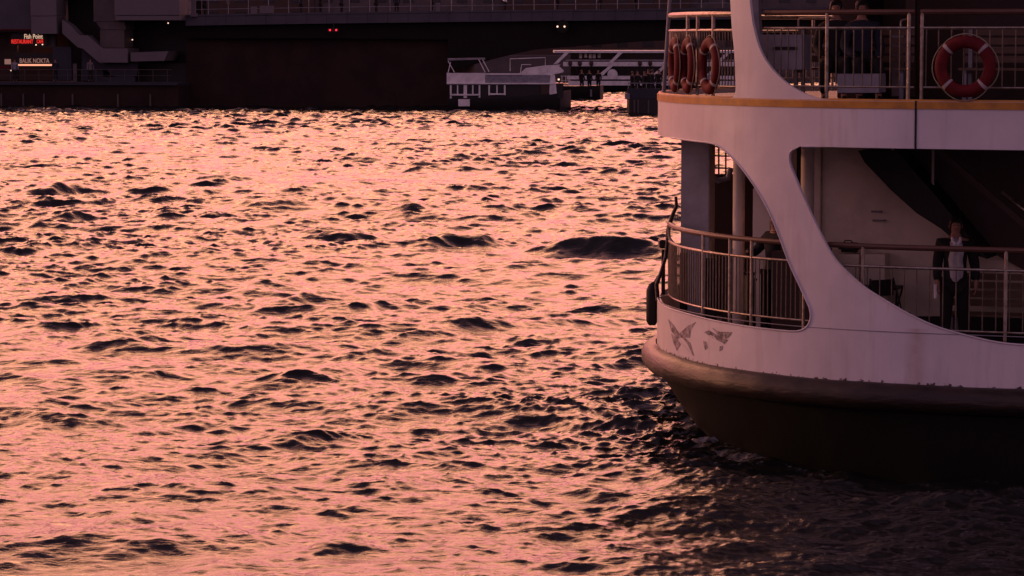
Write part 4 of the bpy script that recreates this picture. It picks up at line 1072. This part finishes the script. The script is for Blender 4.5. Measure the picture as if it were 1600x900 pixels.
# dark launch with passengers
Y4_ = 246.0
bt4 = empty('dark_launch', (at(900, 155, Y4_).x, Y4_ + 1.3, 0), 'low black launch with passengers right behind the tour boat', 'boat', 'boats under the bridge')
boat_hull('hull', 'boatdark', [846, 870, 890, 910, 930, 938, 943.5], [134, 134, 134.5, 134.5, 134, 133.5, 133], 156, Y4_, 3.0, bt4)
for x_ in (878, 884, 889): bt('stanchion', [(x_, 118), (x_, 134)], Y4_ + .1, .035, 'boatwhite', bt4)
bt('grab_rail', [(876, 119), (892, 119)], Y4_ + .1, .03, 'boatwhite', bt4); bt('grab_rail', [(876, 126), (892, 126)], Y4_ + .1, .02, 'boatwhite', bt4)
bx('fender_board', 'greypaint', 922, 140, 925, 151, Y4_ - .06, Y4_ + .1, bt4)
for px, lb in ((909, 'leftmost passenger standing on the low black launch'), (921, 'middle passenger standing on the low black launch'), (935, 'rightmost passenger standing on the low black launch')):
    p = at(px, 134, Y4_ + 1.4); place_far(lb, (p.x, Y4_ + 1.4, zat(142, Y4_)), random.uniform(-.8, .8), 'passengers on the launch')
# dark landing stage with waiting people just left of the ferry
Y3_ = 201.0
ls = empty('landing_stage', (at(1015, 178, Y3_).x, Y3_ + 2, 0), 'dark landing stage crowded with people left of the ferry bow', 'landing stage')
bx('stage_hull', 'boatdark', 983, 154, 1110, 190, Y3_, Y3_ + 4, ls); bx('stage_parapet', 'bluewall', 980, 138, 1110, 153.7, Y3_ + .1, Y3_ + .3, ls)
bx('stage_floor', 'boatdark', 983, 150, 1110, 153.9, Y3_ + .35, Y3_ + 3.9, ls)
bx('tyre_fender', 'greypaint', 976.5, 146, 984, 155, Y3_ - .1, Y3_ + .5, ls, .03)
bt('stage_rail', [(981, 130), (1110, 130)], Y3_ + .2, .03, 'greypaint', ls)
for x_ in (982, 996, 1010, 1024, 1045, 1070): bt('stage_post', [(x_, 130), (x_, 139)], Y3_ + .2, .025, 'greypaint', ls)
for x_ in (990, 996, 1012): bx('stage_pile', 'concrete', x_, 156, x_ + 2.5, 178, Y3_ - .12, Y3_ - .01, ls)
for i, (px, dY, lb) in enumerate(((988, 2.2, 'person at the left end of the landing stage'), (996, 1.2, 'second person from the left end of the landing stage'), (1007, 1.6, 'broad person in the middle of the landing stage'),
                   (1013, 2.6, 'person right behind the broad one on the landing stage'), (1019, 1.3, 'person second from the ferry side of the landing stage'), (1029, 1.7, 'person on the landing stage nearest the ferry bow'))):
    p = at(px, 150, Y3_ + dY); place_far(lb, (p.x, Y3_ + dY, zat(150, Y3_) + .01), random.uniform(-1.2, 1.2), 'people waiting on the landing stage', sc=random.uniform(.95, 1.05))

# ------------------------------------------------------------------ far bank
mb = MB(); mb.box((-400, 420, -2), (420, 900, 2.6)); tag(mb.build('far_bank', 'concrete'), kind='structure')
fb = [(-176, 34, 27, 'brown', 'far left of the frame'), (-142, 33, 34, 'grey', 'behind the left part of the tower'), (-109, 32, 28, 'brown', 'behind the restaurant signs'), (-77, 31, 36, 'grey', 'behind the stair and tower'),
      (-46, 30, 29, 'brown', 'behind the red signal lights'), (-16, 29, 33, 'grey', 'behind the wheelhouse of the tour boat'), (13, 28, 27, 'brown', 'behind the far excursion boat'), (42, 29, 35, 'grey', 'behind the bow of the ferry'),
      (72, 30, 30, 'brown', 'behind the side opening of the ferry'), (103, 31, 37, 'grey', 'behind the right edge of the ferry'), (135, 32, 28, 'brown', 'beyond the right edge')]
for i, (x_, wd_, h_, c_, where) in enumerate(fb):
    o = empty('waterfront_building', (x_, 440, 2.6), 'dim ' + c_ + ' building on the far bank, ' + where, 'building', 'buildings on the far bank')
    MB().box((-wd_ / 2 - .5, (i % 2) * .8, 0), (wd_ / 2 + .5, 16, h_)).build('wall', 'concrete' if i % 2 else 'brown', o, world=False)
    MB().box((-wd_ / 2 - .4, -.4, h_), (wd_ / 2 + .4, 16.4, h_ + .5)).build('roof', 'girder', o, world=False)
    nx = int(wd_ / 4)
    for fl in range(3):
        for k in range(nx):
            cx_ = -wd_ / 2 + (k + .5) * wd_ / nx
            MB().box((cx_ - .8, -.06 + (i % 2) * .8, 1.2 + fl * 3.4), (cx_ + .8, .1 + (i % 2) * .8, 3.2 + fl * 3.4)).build('window', 'window', o, world=False)
bpy.context.view_layer.update()
